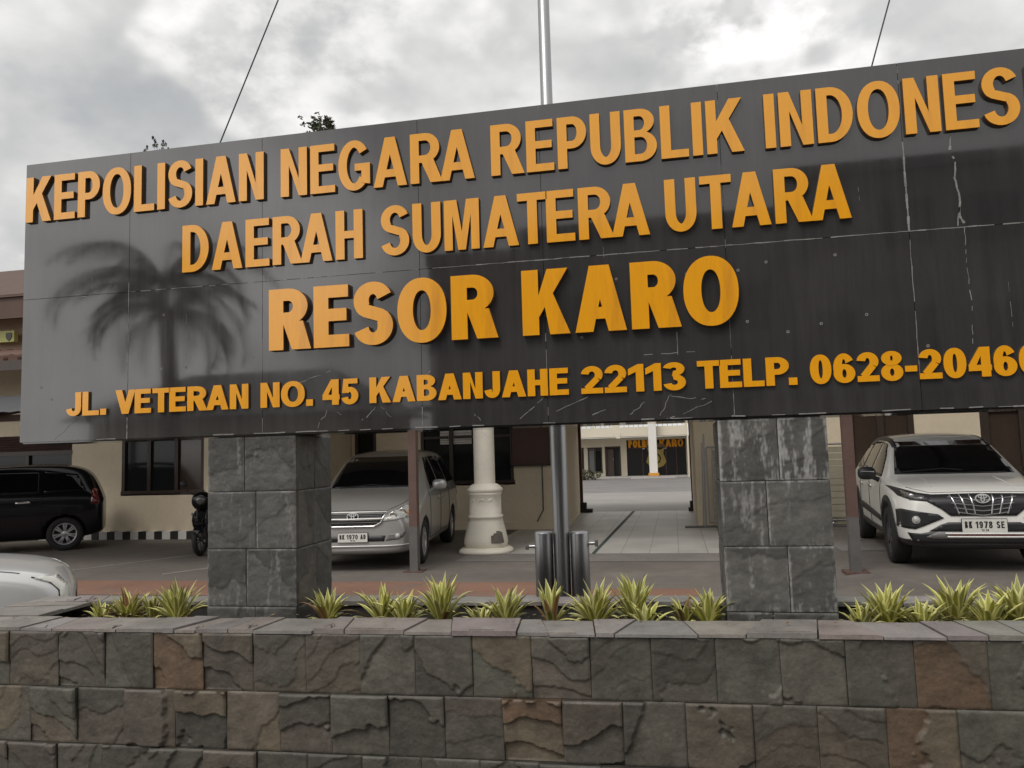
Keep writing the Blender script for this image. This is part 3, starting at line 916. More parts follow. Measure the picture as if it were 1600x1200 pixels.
# screw holes left by older lettering
for x, z in ((.10, 2.44), (.34, 2.44), (.47, 2.47), (.78, 2.48), (.37, 2.19), (.55, 2.13), (.70, 2.16), (.90, 2.19), (-2.74, 2.42), (-2.2, 2.46), (-2.6, 2.12), (-2.75, 2.12), (-2.2, 2.16), (-.42, 2.16), (-.24, 2.44), (-3.52, 2.05), (-3.45, 1.98), (1.15, 2.03)):
    c_ = arc(x - ox, z, .007, .007, 0, 360, 10)[:-1]
    i_ = arc(x - ox, z, .0035, .0035, 0, 360, 10)[:-1]
    mb.prism([c_, i_], -.0018, 0.001, 2)
panel = mb.build('panel', [M_GRAN, M_GROUT, M_WGROUT], sign)


def pillar(x0, x1, seed, rows, streaks):
    mb = MB()
    y0, y1 = 0.018, 0.46
    rnd = random.Random(seed)
    zs = [.62, .835, 1.135, 1.437, SZ0 - .010]
    for k, (za, zb) in enumerate(zip(zs, zs[1:])):
        f = rows[k]
        g = .0018
        cut = x0 + (x1 - x0) * f
        for xa, xb, sd in ((x0, cut, 0), (cut, x1, 1)):
            c1, c2 = rnd.choice([('dark', 'grey'), ('grey', 'dark'), ('grey', 'grey'), ('dark', 'dark')])
            stone_tile(mb, lambda u, v, d, xa=xa, za=za: (xa + g + u - ox, y0 - d, za + g + v), xb - xa - 2 * g, zb - za - 2 * g, seed + k * 10 + sd,
                       tuple(a * .92 for a in PAL[c1]), PAL[c2], relief=.0035, levels=1.1, streak=streaks[k] * rnd.uniform(.7, 1.1), edge=.002)
        ym = y0 + (y1 - y0) * rnd.uniform(.4, .6)
        for ya, yb, sd in ((y0 + .004, ym, 3), (ym, y1, 4)):
            c1, c2 = rnd.choice([('dark', 'grey'), ('dark', 'brown'), ('grey', 'dark')])
            w_ = yb - ya - 2 * g
            stone_tile(mb, lambda u, v, d, ya=ya, za=za: (x1 - .004 + d - ox, ya + g + u, za + g + v), w_, zb - za - 2 * g, seed + k * 10 + sd,
                       tuple(a * .92 for a in PAL[c1]), PAL[c2], relief=.004, levels=1.2, streak=streaks[k] * .5, edge=.0025)
            stone_tile(mb, lambda u, v, d, yb=yb, za=za: (x0 + .004 - d - ox, yb - g - u, za + g + v), w_, zb - za - 2 * g, seed + k * 10 + sd + 5,
                       tuple(a * .92 for a in PAL[c1]), PAL[c2], relief=.004, levels=1.2, streak=streaks[k] * .5, edge=.0025)
    mb.box(x0 + .022 - ox, x1 - .022 - ox, y0 + .02, y1 + .0, 0.0, SZ0 - .009, 1)
    return mb.build('pillar', [M_PSTONE, M_WGROUT], sign)


pillar(-2.475, -1.958, 700, [.54, .44, .55, .42], [.25, .35, .40, .35])
pillar(.207, .70, 800, [.42, .58, .42, .55], [.30, .62, .62, .95])

LINES = [  # word, x0, x1, z0, cap, stem, bar, gap, proud
    (3.005, .265, .180, .146, .072, .021, [('KEPOLISIAN', -3.605, -2.106), ('NEGARA', -2.006, -.931), ('REPUBLIK', -.844, .397), ('INDONES', .494, 1.59), ('IA', 1.625, 1.90)]),
    (2.637, .262, .188, .150, .072, .021, [('DAERAH', -2.594, -1.542), ('SUMATERA', -1.442, -.064), ('UTARA', .012, .854)]),
    (2.177, .327, .255, .200, .075, .034, [('RESOR', -2.077, -.84), ('KARO', -.706, .334)]),
    (1.876, .132, .285, .20, .06, .014, [('JL.', -3.311, -3.055), ('VETERAN', -2.998, -2.196), ('NO.', -2.126, -1.828), ('45', -1.774, -1.576), ('KABANJAHE', -1.516, -.487), ('22113', -.426, .071), ('TELP.', .125, .572), ('0628-20460', .629, 1.59)]),
]
for z0, cap_, t, u, gap_, proud, words in LINES:
    F_ = (SY - proud) / 3.8                      # the word ends were measured 5 cm in front of the slab
    z0, cap_ = 1.6 + (z0 - 1.6) * F_, cap_ * F_
    words = [(w_, xa * F_, xb * F_) for w_, xa, xb in words]
    for w_, xa, xb in words:
        for ch, x, w in layout(w_, xa, xb, cap_, t, u, gap_):
            nm = 'numeral' if ch.isdigit() else ('punctuation_mark' if ch in '.-' else 'letter')
            letter_mb(ch, w, t, u, cap_, proud, 0.002).build(nm, [M_LET, M_LETSIDE], sign, (x - ox, 0, z0))


# ------------------------------------------------------------------ variegated plants in the planter
def rosette(name_seed, x, y, h, spread, n, lean=0.0, label='', wd=0.021, dry=0.0):
    rnd = random.Random(name_seed)
    mb = MB()
    for i in range(n):
        a = i * 2.39996 + rnd.uniform(-.35, .35)
        inner = i / n
        el = R(22 + 62 * inner ** .8 + rnd.uniform(-10, 10))          # rise of the leaf
        L_ = h * rnd.uniform(.75, 1.08) * (1.0 if inner > .3 else .85)
        w = wd * rnd.uniform(.75, 1.15)
        curl = rnd.uniform(.5, 1.3) * (1.15 - inner * .7)
        d2 = Vector((math.cos(a) + lean * .5, math.sin(a), 0)).normalized()
        side = Vector((-d2.y, d2.x, 0))
        p = Vector((0, 0, 0)) + d2 * .012
        g = rnd.uniform(.85, 1.15)
        isdry = rnd.random() < dry
        green = (0.29 * g, 0.30 * g, 0.06)
        cream = (0.66 * g, 0.62 * g, 0.26)
        if isdry: green, cream = (0.20, .10, .045), (.30, .18, .08)
        vs, cs, fs = [], [], []
        ns = 7
        for k in range(ns + 1):
            t = k / ns
            e_ = el - curl * t * t
            stp = L_ / ns
            ww = w * (.65 + .55 * math.sin(PI * min(1, t * .95 + .12))) * (1.0 if t < .75 else max(.04, (1 - t) / .25)) * .5
            nrm = (d2 * -math.sin(e_) + Vector((0, 0, 1)) * math.cos(e_))
            for q, cc in ((-1, cream), (-.62, cream), (-.5, green), (0, green), (.5, green), (.62, cream), (1, cream)):
                vs.append(p + side * ww * q * spread_fix + nrm * (abs(q) ** 1.5 * ww * .45))
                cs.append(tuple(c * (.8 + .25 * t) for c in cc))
            p = p + (d2 * math.cos(e_) * spread + Vector((0, 0, 1)) * math.sin(e_)) * stp
        for k in range(ns):
            for q in range(6):
                fs.append((k * 7 + q, k * 7 + q + 1, (k + 1) * 7 + q + 1, (k + 1) * 7 + q))
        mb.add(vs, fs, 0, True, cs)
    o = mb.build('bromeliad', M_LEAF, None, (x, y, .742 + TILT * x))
    return tag(o, label, 'plant', 'variegated plants in the slate planter')


spread_fix = 1.0


def bx(px, y=3.9):
    """x of photo column px at depth y near the planter soil"""
    dx, dy, dz = px - 800.0, 600.0 - 955.0, 1230.0
    wx = 0.97924 * dx + 0.04575 * dy - 0.19745 * dz
    wy = 0.20062 * dx - 0.07997 * dy + 0.9764 * dz
    return wx / wy * y


PLANTS = [  # px, y, height, spread, leaves, dry, label
    (158, 3.93, .15, .9, 16, .0, 'small pale striped plant at the planter\'s far left end beside the silver car'),
    (200, 3.95, .19, .9, 26, .25, 'striped plant with reddish dry leaves, second from the planter\'s left end'),
    (238, 4.00, .16, .9, 18, .1, 'low striped plant between the reddish one and the tall one left of the pillar'),
    (278, 3.92, .25, .8, 30, .05, 'tall striped plant with a high centre leaf just left of the left stone pillar'),
    (512, 3.93, .20, .8, 26, .05, 'striped plant hugging the right side of the left stone pillar'),
    (598, 3.95, .21, 1.15, 24, .05, 'wide striped plant leaning right, below the rusty post by the silver minivan'),
    (632, 3.90, .19, 1.1, 18, .0, 'spreading striped plant close beside the tall one below the rusty post'),
    (690, 3.95, .27, .7, 26, .05, 'tallest narrow striped plant below the cream column, flower stalk on top'),
    (752, 3.90, .13, 1.2, 14, .0, 'low flat striped plant between the cream column and the flagpole'),
    (790, 3.95, .20, 1.0, 26, .0, 'round striped plant just left of the steel flagpole posts'),
    (862, 3.92, .24, .55, 13, .2, 'slim upright striped plant directly in front of the left flagpole post'),
    (930, 3.93, .22, 1.1, 32, .05, 'broad striped plant in front of the right flagpole post'),
    (992, 4.00, .25, .85, 24, .0, 'tall upright striped plant right of the flagpole, below the grey tile floor'),
    (1008, 3.86, .15, 1.1, 14, .0, 'low striped plant lying at the foot of the tall one right of the flagpole'),
    (1070, 3.98, .15, .9, 12, .35, 'sparse brownish striped plant between flagpole and right stone pillar'),
    (1106, 3.92, .19, .95, 24, .0, 'striped plant touching the left side of the right stone pillar'),
    (1345, 3.88, .15, 1.1, 14, .05, 'low striped plant at the right foot of the right stone pillar'),
    (1386, 3.95, .21, .9, 36, .0, 'large bright striped plant below the front wheel of the white car'),
    (1440, 3.88, .16, 1.25, 20, .0, 'flat spreading striped plant below the black bumper corner of the white car'),
    (1492, 3.97, .22, 1.0, 40, .0, 'biggest striped plant, below the fog lamp of the white car'),
    (1545, 3.88, .18, 1.15, 26, .0, 'striped plant below the number plate of the white car'),
    (1592, 3.95, .235, .9, 36, .0, 'tall striped plant at the right edge of the view'),
]
for i, (px, y, h, sp, n, dry, lb) in enumerate(PLANTS):
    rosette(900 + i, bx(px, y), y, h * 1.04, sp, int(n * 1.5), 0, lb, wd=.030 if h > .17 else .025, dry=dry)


# ------------------------------------------------------------------ flagpole and its hinge posts
fp = empty('flagpole', (-.81, 5.62, 0), 0, 'tall polished steel flagpole rising behind the sign between two short steel posts', 'flagpole')
mb = MB()
mb.tube([(0, 0, 0.02), (0, 0, 3.6), (0, 0, 3.62), (.0, 0, 9.0)], [.058, .056, .046, .036], 24)
mb.lathe([(.0, 8.98), (.06, 9.0), (.075, 9.06), (.05, 9.13), (0, 9.14)], n=16)
mb.lathe([(.07, 3.55), (.07, 3.66)], n=20)
mb.build('pole', M_STEEL, fp)
for sx in (-1, 1):
    mb = MB()
    mb.lathe([(.0, 0), (.066, 0), (.066, 1.02), (.060, 1.035), (0, 1.036)], (sx * .128, 0, 0), 28)
    p_ = mb.build('support_post', M_STEEL, fp)
    mb = MB()
    z = .93 if sx < 0 else .95
    mb.tube([(sx * .19, 0, z), (sx * .245, 0, z)], .011, 10)
    mb.tube([(sx * .235, 0, z), (sx * .26, 0, z)], .024, 6, smooth=False)
    mb.build('bolt', M_CHROME, p_)
mb = MB()
mb.box(-.3, .3, -.2, .2, 0.004, .05)
mb.build('base_plate', M_GREYP, fp, bevel=.01)

# ------------------------------------------------------------------ cream column with turned pedestal
colm = empty('porch_column', (-3.08, 12.72, 0), 0, 'cream painted porch column on a bulging pedestal with a chipped corner', 'column')
mb = MB()
mb.lathe([(.175, 1.10), (.170, 3.2)], n=24)
mb.build('shaft', M_COLUMN, colm)
mb = MB()
k = .78
mb.lathe([(.30, .075), (.335, .10), (.36, .16), (.355, .22), (.32, .36), (.285, .50), (.272, .555), (.285, .565), (.292, .58), (.285, .60), (.262, .61),
          (.262, .93), (.272, .94), (.275, .96), (.262, .972), (.28, .985), (.292, 1.01), (.29, 1.03), (.27, 1.05), (.235, 1.085), (.20, 1.11), (.15, 1.115)], n=32, sq=.28)
ped = mb.build('pedestal', M_COLUMN, colm)
mb = MB()
mb.lathe([(0, .006), (.44, .006), (.44, .05), (.40, .075), (.36, .095), (.30, .10), (0, .10)], n=32, sq=.35)
mb.build('base', M_COLUMN, colm)
mb = MB()
for k_ in range(-1, 2):                                              # raised moulding on the pedestal
    th = -PI / 2 + k_ * .62
    pts = [Vector((.268 * math.cos(th + a_ / .3) * 1.03, .268 * math.sin(th + a_ / .3) * 1.03, .84 + z_)) for a_, z_ in ((-.055, 0), (-.035, .02), (0, .03), (.035, .02), (.055, 0))]
    mb.tube(pts, .008, 6)
mb.build('moulding', M_COLUMN, colm)
mb = MB()
rnd = random.Random(8)
vs = []
for i in range(6):
    for j in range(6):
        a_ = -1.12 + .62 * i / 5; z_ = .17 + .22 * j / 5
        r_ = (.372 if z_ < .25 else .372 - (z_ - .25) * .30) + rnd.uniform(-.004, .012)
        q_ = 1 / max(abs(math.cos(a_)), abs(math.sin(a_))) ** .28
        vs.append((r_ * q_ * math.cos(a_), r_ * q_ * math.sin(a_), z_ - .05 * (i / 5) * (j / 5) + rnd.uniform(-.01, .01)))
mb.add(vs, [(i * 6 + j, (i + 1) * 6 + j, (i + 1) * 6 + j + 1, i * 6 + j + 1) for i in range(5) for j in range(5) if not (i == 0 and j > 2) and not (i == 1 and j > 3)])
mb.build('chipped_patch', M_CHIP, colm)


# ------------------------------------------------------------------ office buildings
def wall_with_holes(mb, x0, x1, z0, z1, y0, y1, holes, m=0):
    xs = sorted({x0, x1, *[h for H_ in holes for h in H_[:2]]})
    zs = sorted({z0, z1, *[h for H_ in holes for h in H_[2:]]})
    for xa, xb in zip(xs, xs[1:]):
        run = None
        for za, zb in zip(zs, zs[1:]):
            cx_, cz_ = (xa + xb) / 2, (za + zb) / 2
            solid = not any(h[0] < cx_ < h[1] and h[2] < cz_ < h[3] for h in holes)
            if solid:
                run = (run[0], zb) if run else (za, zb)
            if run and (not solid or zb == zs[-1]):
                mb.box(xa, xb, y0, y1, run[0], run[1], m); run = None


def window(parent, x0, x1, z0, z1, y, panes, frame=M_DWOOD, glass=M_GLASS, fw=.07, name='window', transom=None, curtain=None):
    mb = MB()
    mb.box(x0 - .02, x1 + .02, y - .03, y + .10, z0 - .03, z0 + fw)
    mb.box(x0 - .02, x1 + .02, y - .03, y + .10, z1 - fw, z1 + .02)
    xs = [x0 + (x1 - x0) * i / panes for i in range(panes + 1)]
    for i, x in enumerate(xs):
        w = fw if i in (0, panes) else fw * 1.2
        a_ = x if i == 0 else (x - w if i == panes else x - w / 2)
        mb.box(a_, a_ + w, y - .025, y + .095, z0 + fw, z1 - fw)
    if transom:
        for i in range(panes):
            mb.box(xs[i] + fw, xs[i + 1] - fw, y - .02, y + .09, transom, transom + fw * .8)
    f = mb.build(name, frame, parent)
    for i in range(panes):
        g = MB()
        g.box(xs[i] + fw * .5, xs[i + 1] - fw * .5, y + .03, y + .045, z0 + fw * .5, z1 - fw * .5)
        g.build('pane', curtain.get(i, glass) if curtain else glass, f)
    return f


# left wing
lw = empty('police_office', (-10, 15.15, 0), 0, 'cream police office wing with dark framed windows behind the black and silver cars', 'building')
def L(x): return x + 10
mb = MB()
wall_with_holes(mb, L(-20), L(-7.0), 0, 4.0, 0, .25, [(L(-11.77), L(-9.79), .95, 2.2), (L(-16.5), L(-13.02), .9, 2.3)])
mb.box(L(-7.25), L(-7.0), .25, 6, 0, 4.0)
mb.box(L(-20), L(-7.0), 5.8, 6, 0, 4.0)
mb.build('wall', M_CREAM, lw)
window(lw, L(-11.77), L(-9.79), .95, 2.2, .03, 3, curtain={2: M_GLASSB})
window(lw, L(-16.5), L(-13.02), .9, 1.93, .03, 3)
mb = MB()
mb.box(L(-16.5), L(-13.02), .05, .08, 1.95, 2.3)
for i in range(6):
    mb.obox(Matrix.Translation((L(-14.76), .02, 1.985 + i * .055)) @ Matrix.Rotation(R(35), 4, 'X'), 3.44, .055, .012)
mb.build('louvre', M_MWOOD, lw)
mb = MB()                                                           # painted kerb along the wall foot
n = 0
x = -13.9
while x < -7.1:
    w = .19
    mb.box(L(x), L(x + w), -.14, 0.0 - .002, -.02, .165, n % 2)
    x += w; n += 1
mb.build('striped_kerb', [M_BLACK, M_WHITE], lw)
mb = MB()
for i in range(40):                                                 # tiled eave over the ground floor
    x = -20 + i * .33
    mb.tube([(L(x), -1.95, 3.74), (L(x), .3, 4.24)], .11, 8)
mb.add([(L(-20.2), -1.9, 3.70), (L(-6.8), -1.9, 3.70), (L(-6.8), .3, 4.20), (L(-20.2), .3, 4.20)], [(0, 1, 2, 3)])
mb.box(L(-20.2), L(-6.8), -1.96, -1.92, 3.52, 3.72, 1)
mb.build('eave', [M_TERRA, M_DWOOD], lw)
mb = MB()
mb.box(L(-20), L(-7.2), .1, 6, 4.05, 5.2)
mb.build('upper_wall', M_PINK, lw)
mb = MB()
mb.box(L(-20), L(-6.9), -.5, 6.2, 5.0, 5.12, 1)
mb.box(L(-20), L(-6.9), -.54, -.5, 4.88, 5.42, 1)
mb.add([(L(-21), -.6, 5.35), (L(-6.6), -.6, 5.35), (L(-9), 3, 7.0), (L(-19), 3, 7.0), (L(-21), 6.6, 5.35), (L(-6.6), 6.6, 5.35)], [(0, 1, 2, 3), (1, 5, 2), (5, 4, 3, 2), (4, 0, 3)], 0)
mb.build('roof', [M_FASC, M_FASC], lw)

pl = empty('wall_plaque', (-14.75, 14.98, 4.55), 0, 'yellow-green plaque with a dark round crest on the upper wall left of the sign', 'plaque')
mb = MB(); mb.box(-.5, .33, -.02, .1, -.13, .13)
mb.build('board', mat('yellow_green_paint', (.40, .40, .12), .5), pl, bevel=.005)
mb = MB()
mb.prism([[(-.07, .08), (-.08, 0), (-.05, -.07), (0, -.11), (.05, -.07), (.08, 0), (.07, .08)]], -.035, -.021)
mb.build('crest', M_DWOOD, pl, (.2, 0, 0))

# centre wing
cw = empty('police_office', (-5, 16.4, 0), 0, 'cream police office wing with tall dark window behind the silver minivan and column', 'building')
def Cx(x): return x + 5
mb = MB()
wall_with_holes(mb, Cx(-6.98), Cx(-2.24), 0, 3.5, 0, .22, [(Cx(-6.9), Cx(-6.40), 1.1, 2.4), (Cx(-5.38), Cx(-3.33), .97, 2.35)])
wv = [(-2.46, .22), (-2.24, .22), (-2.47, 4.5), (-2.70, 4.5)]
mb.add([(Cx(a_), b_, 0) for a_, b_ in wv] + [(Cx(a_), b_, 3.5) for a_, b_ in wv], [(0, 1, 5, 4), (1, 2, 6, 5), (2, 3, 7, 6), (3, 0, 4, 7)])
mb.box(Cx(-6.98), Cx(-2.24), -.05, 0, 0.006, .16)
mb.build('wall', M_CREAM, cw)
wf = window(cw, Cx(-5.38), Cx(-3.33), .97, 2.35, .03, 3, glass=M_GLASS, transom=1.95)
mb = MB(); mb.box(Cx(-4.95), Cx(-4.25), .05, .056, 1.83, 2.12)
for i in range(5): mb.box(Cx(-4.94), Cx(-4.26), .046, .049, 1.86 + i * .05, 1.868 + i * .05, 1)
mb.build('blind', [M_WHITE, M_GREYP], wf)
window(cw, Cx(-6.9), Cx(-6.40), 1.1, 2.4, .03, 1)
mb = MB(); mb.tube([(Cx(-2.72), -.03, 1.36), (Cx(-2.72), -.03, .40), (Cx(-2.78), -.035, .30), (Cx(-2.86), -.035, .16)], .014, 6)
mb.build('conduit', M_GREYP, cw)
mb = MB()
mb.box(Cx(-7.3), Cx(1.3), -4.1, 4.8, 3.35, 3.5)
mb.box(Cx(-3.45), Cx(.85), -3.85, -3.55, 3.2, 3.34, 1)
mb.build('porch_roof', [M_CREAMB, M_CREAM], cw)
mb = MB()                                                          # beam across the far end of the passage
mb.box(Cx(-2.46), Cx(-.95), 4.47, 4.72, 2.34, 3.34)
mb.box(Cx(-.949), Cx(.55), 4.45, 4.72, 2.40, 3.34)
mb.build('lintel', mat('grey_beige_beam', (.30, .27, .22), .8, var=.08), cw)
for x, w in ((-2.44, .10), (.42, .06)):
    mb = MB()
    mb.box(Cx(x - w / 2), Cx(x + w / 2), 4.36, 4.44, .26, 2.36)
    mb.box(Cx(x - w / 2 - .05), Cx(x + w / 2 + .09), 4.30, 4.445, .006, .26, 1)
    mb.box(Cx(x - w / 2 - .09), Cx(x + w / 2 + .25), 4.24, 4.446, .006, .10, 1)
    mb.build('gate_post', [mat('red_brown_steel', (.105, .035, .022), .6, var=.15), M_BLACK], cw)

nb = empty('notice_board', (-2.96, 16.36, 1.85), 0, 'blank dark maroon board hung on the cream wall between window and flagpole', 'board')
mb = MB(); mb.box(-.39, .39, -.04, .03, -.50, .55); mb.build('panel', M_MWOOD, nb, bevel=.006)
mb = MB()
for a_, b_, c_, d_ in ((-.41, .41, .551, .58), (-.41, .41, -.53, -.501), (-.42, -.391, -.53, .58), (.391, .42, -.53, .58)): mb.box(a_, b_, -.06, .03, c_, d_)
mb.build('frame', M_DWOOD, nb)

# right wing
rw = empty('police_office', (3, 16.8, 0), 0, 'cream police office wing with brown windows behind the white car', 'building')
def Rx(x): return x - 3
mb = MB()
wall_with_holes(mb, Rx(.42), Rx(12), 0, 4.0, 0, .22, [(Rx(3.42), Rx(4.66), .95, 2.3), (Rx(5.84), Rx(8.2), .9, 2.3)])
mb.box(Rx(.42), Rx(.64), .22, 4.1, 0, 4.0)
mb.build('wall', M_CREAM, rw)
window(rw, Rx(3.42), Rx(4.66), .95, 2.3, .03, 2, glass=M_GLASSB, fw=.11)
window(rw, Rx(5.84), Rx(8.2), .9, 2.3, .03, 3, glass=M_GLASSB, fw=.16)
mb = MB()
mb.add([(Rx(.3), -1.0, 3.9), (Rx(13), -1.0, 3.9), (Rx(11), 3, 5.6), (Rx(2.3), 3, 5.6), (Rx(.3), 7, 3.9), (Rx(13), 7, 3.9)], [(0, 1, 2, 3), (1, 5, 2), (5, 4, 3, 2), (4, 0, 3), (0, 4, 5, 1)])
mb.build('roof', M_TERRA, rw)

# folded sliding gate
gt = empty('sliding_gate', (.5, 16.45, 0), 0, 'pulled-back sliding gate of cream slats with steel tube frame, behind the right stone pillar', 'gate')
mb = MB()
for i in range(11):
    mb.box(.26, 2.86, .0, .035, .18 + i * .125, .292 + i * .125)
mb.build('slat_panel', M_SLAT, gt)
mb = MB()
for x in (.14, .25, 2.87):
    mb.tube([(x, -.02, .08), (x, -.02, 1.60)], .018, 8)
mb.tube([(.14, -.02, 1.60), (2.87, -.02, 1.60)], .018, 8)
mb.tube([(.14, -.02, .12), (2.87, -.02, .12)], .018, 8)
mb.tube([(.06, -.05, .02), (.10, -.05, 1.88)], .02, 8)
mb.tube([(.02, -.05, .02), (.055, -.05, 1.70)], .012, 8)
for x in (.6, 1.6, 2.5): mb.lathe([(0, -.02), (.05, -.02), (.05, .02), (0, .02)], (x, 0, .055), 14, axis='y')
mb.build('frame', M_STEEL, gt)
mb = MB(); mb.box(-.35, 3.2, -.12, .1, .006, .03)
mb.build('track', M_GREYP, gt)

# carports
def carport(label, x, y, x0, x1, yb, zf, zb, ps, posts=1, base=0.0):
    cp = empty('carport', (x, y, 0), 0, label, 'carport')
    for q in range(posts):
        mb = MB()
        xx = q * ((x1 if ps > 0 else x0) - x) * .96
        zt_ = zf - .12
        hh = .62
        mb.box(xx - .057, xx + .057, -.057, .057, base + hh, zt_, 0)
        mb.box(xx - .0575, xx + .0575, -.0575, .0575, base + .012, base + hh, 1)
        mb.box(xx - .13, xx + .13, -.13, .13, base - .02, base + .012, 0)
        mb.build('post', [M_RUST, M_GREYP], cp)
    mb = MB()
    mb.box(x0 - x, x1 - x, -.05, .05, zf - .119, zf - .02)
    for i in range(6):
        xx = x0 - x + (x1 - x0) * (i + .5) / 6
        mb.add([(xx - .04, -.3, zf - .015), (xx + .04, -.3, zf - .015), (xx + .04, yb - y, zb - .015), (xx - .04, yb - y, zb - .015),
                (xx - .04, -.3, zf - .10), (xx + .04, -.3, zf - .10), (xx + .04, yb - y, zb - .10), (xx - .04, yb - y, zb - .10)],
               [(0, 1, 2, 3), (7, 6, 5, 4), (4, 5, 1, 0), (5, 6, 2, 1), (6, 7, 3, 2), (7, 4, 0, 3)])
    mb.build('beam', M_RUST, cp)
    mb = MB()
    n = 90
    vs = []
    for i in range(n + 1):
        xx = x0 - x + (x1 - x0) * i / n
        dz = .014 * (i % 2)
        vs += [(xx, -.45, zf - .01 + dz), (xx, yb - y - .03, zb + dz)]
    mb.add(vs, [(2 * i, 2 * i + 2, 2 * i + 3, 2 * i + 1) for i in range(n)])
    o = mb.build('roof', M_METROOF if ps < 0 else mat('zinc_sheet', (0.34, 0.34, 0.34), 0.5, var=0.15), cp)
    sm_ = o.modifiers.new('solid', 'SOLIDIFY'); sm_.thickness = .004


carport('rusty square steel post with grey foot of the carport in front of the silver minivan', -3.60, 10.63, -15.5, -3.4, 12.7, 2.45, 2.95, -1, 2)
carport('leaning-looking rusty steel carport post with grey foot just left of the white car', 1.97, 9.72, 1.8, 9.5, 14.6, 2.55, 3.4, 1, 2, .14)

# ------------------------------------------------------------------ building across the yard
bb = empty('police_headquarters', (-2, 47, 0), 0, 'cream two-storey building across the yard with a dark lobby lettered in orange', 'building')
K = 1.119
def B(x): return x * K + 2
def Bz(z): return (z - 1.6) * K + 1.6
mb = MB()
wall_with_holes(mb, B(-9), B(6), -.05, Bz(2.25), 0, .3, [(B(-2.44), B(.62), -.05, Bz(2.10)), (B(-3.54), B(-2.80), -.05, Bz(1.78)), (B(-4.50), B(-3.73), Bz(.43), Bz(1.76)), (B(-5.9), B(-4.70), Bz(.43), Bz(1.76))])
mb.box(B(-9), B(6), 0, .3, Bz(2.9), 6.6)
mb.build('wall', M_CREAMB, bb)
window(bb, B(-4.50), B(-3.73), Bz(.43), Bz(1.76), .03, 2, transom=Bz(1.6), curtain={0: mat('pale_curtain_glass', (.20, .20, .21), .15)})
window(bb, B(-5.9), B(-4.70), Bz(.43), Bz(1.76), .03, 2, transom=Bz(1.6))
mb = MB(); mb.box(B(-3.54), B(-3.13), .08, .13, -.04, Bz(1.66))
dr = mb.build('door', mat('brown_door', (.075, .05, .042), .5, var=.15), bb)
mb = MB(); mb.box(B(-3.17), B(-3.15), .05, .08, .95, 1.15); mb.build('handle', M_CHROME, dr)
mb = MB(); mb.box(B(-3.54), B(-2.80), .28, .29, -.04, Bz(1.78)); mb.build('doorway', M_BLACK, bb)
mb = MB()
for xx in (-3.54, -2.80): mb.box(B(xx) - .05, B(xx) + .05, -.02, .12, -.04, Bz(1.80))
mb.box(B(-3.54), B(-2.80), -.02, .12, Bz(1.72), Bz(1.80))
mb.build('door_frame', M_DWOOD, bb)
mb = MB(); mb.box(B(-2.44), B(.62), .10, .16, -.04, Bz(2.10))
lob = mb.build('lobby_front', mat('dark_lobby_glass', (.010, .0095, .012), .25), bb)
mb = MB()
for xx in (-1.62, -1.0, -.42, .12): mb.box(B(xx) - .03, B(xx) + .03, .06, .10, -.04, Bz(1.66))
mb.box(B(-2.44), B(.62), .06, .10, Bz(1.66), Bz(1.69))
mb.build('mullion', M_MWOOD, lob)
mb = MB()
for xx in (-1.56, -.42): mb.box(B(xx) - .07, B(xx) + .07, .02, .05, Bz(1.615), Bz(1.65))
mb.build('downlight', M_WHITE, lob)
cap_ = .385 * K
for w_, xa, xb in (('POLRES', -2.33, -.965), ('KARO', -.72, .50)):
    for ch, x, w in layout(w_, B(xa), B(xb), cap_, .26, .19, .09):
        letter_mb(ch, w, .26, .19, cap_, .05, .02).build('letter', [M_LET, M_LETSIDE], bb, (x, .08, Bz(1.70)))
mb = MB()                                                         # gilded crest on the lobby glass
sx = B(-.92)
mb.prism([[(-.50, .95), (-.42, .62), (-.58, .15), (-.40, -.12), (0, -.25), (.40, -.12), (.58, .15), (.42, .62), (.50, .95), (.22, .82), (0, .95), (-.22, .82)],
          arc(0, .32, .27, .30, 0, 360, 20)[:-1]], -.05, .0)
mb.prism([arc(0, .32, .20, .23, 0, 360, 20)[:-1]], -.06, .0)
mb.build('crest', M_GOLD, lob, (sx, .07, .72))
mb = MB()
mb.prism([[(-.55, 0), (.55, 0), (.5, .13), (.25, .19), (-.25, .19), (-.5, .13)]], -.04, .0)
mb.build('crest_ribbon', mat('dull_gold', (.20, .14, .07), .6), lob, (sx, .07, 1.72))
mb = MB()                                                         # balcony slab, rail and soffit
mb.box(B(-9), B(.66), -2.0, 0.0, Bz(2.27), Bz(2.74))
mb.box(B(.661), B(.72), -2.02, .3, -.05, Bz(3.0))
mb.box(B(-2.83), B(-2.63), -2.04, -2.005, Bz(2.18), Bz(2.5))
mb.build('balcony', M_CREAMB, bb)
mb = MB()
for xx in (-4.95, -4.0, -3.0, -2.85, -2.72, .6): mb.box(B(xx) - .07, B(xx) + .07, -1.98, -1.84, Bz(2.74), Bz(3.06))
mb.box(B(-9), B(.7), -1.96, -1.88, Bz(3.06), Bz(3.14))
mb.build('railing_post', M_CREAMB, bb)
mb = MB()
for i in range(40):
    xx = -8.9 + i * .24
    mb.tube([(B(xx), -1.92, Bz(2.74)), (B(xx), -1.92, Bz(3.06))], .012, 5)
mb.build('railing', M_GREYP, bb)
for xx in (-1.02,):
    mb = MB(); mb.box(B(xx) - .22, B(xx) + .22, -2.5, -2.06, .28, 6.5, 0)
    mb.box(B(xx) - .29, B(xx) + .29, -2.57, -1.99, .13, .275, 1)
    mb.box(B(xx) - .25, B(xx) + .25, -2.53, -2.03, .07, .129, 0)
    mb.build('column', [M_WHITE, M_ORANGEB], bb)
mb = MB()
mb.box(B(-2.13), B(.08), -2.9, -1.7, -.02, .07)
mb.box(B(-7), B(1.2), -1.69, -.001, -.02, .055)
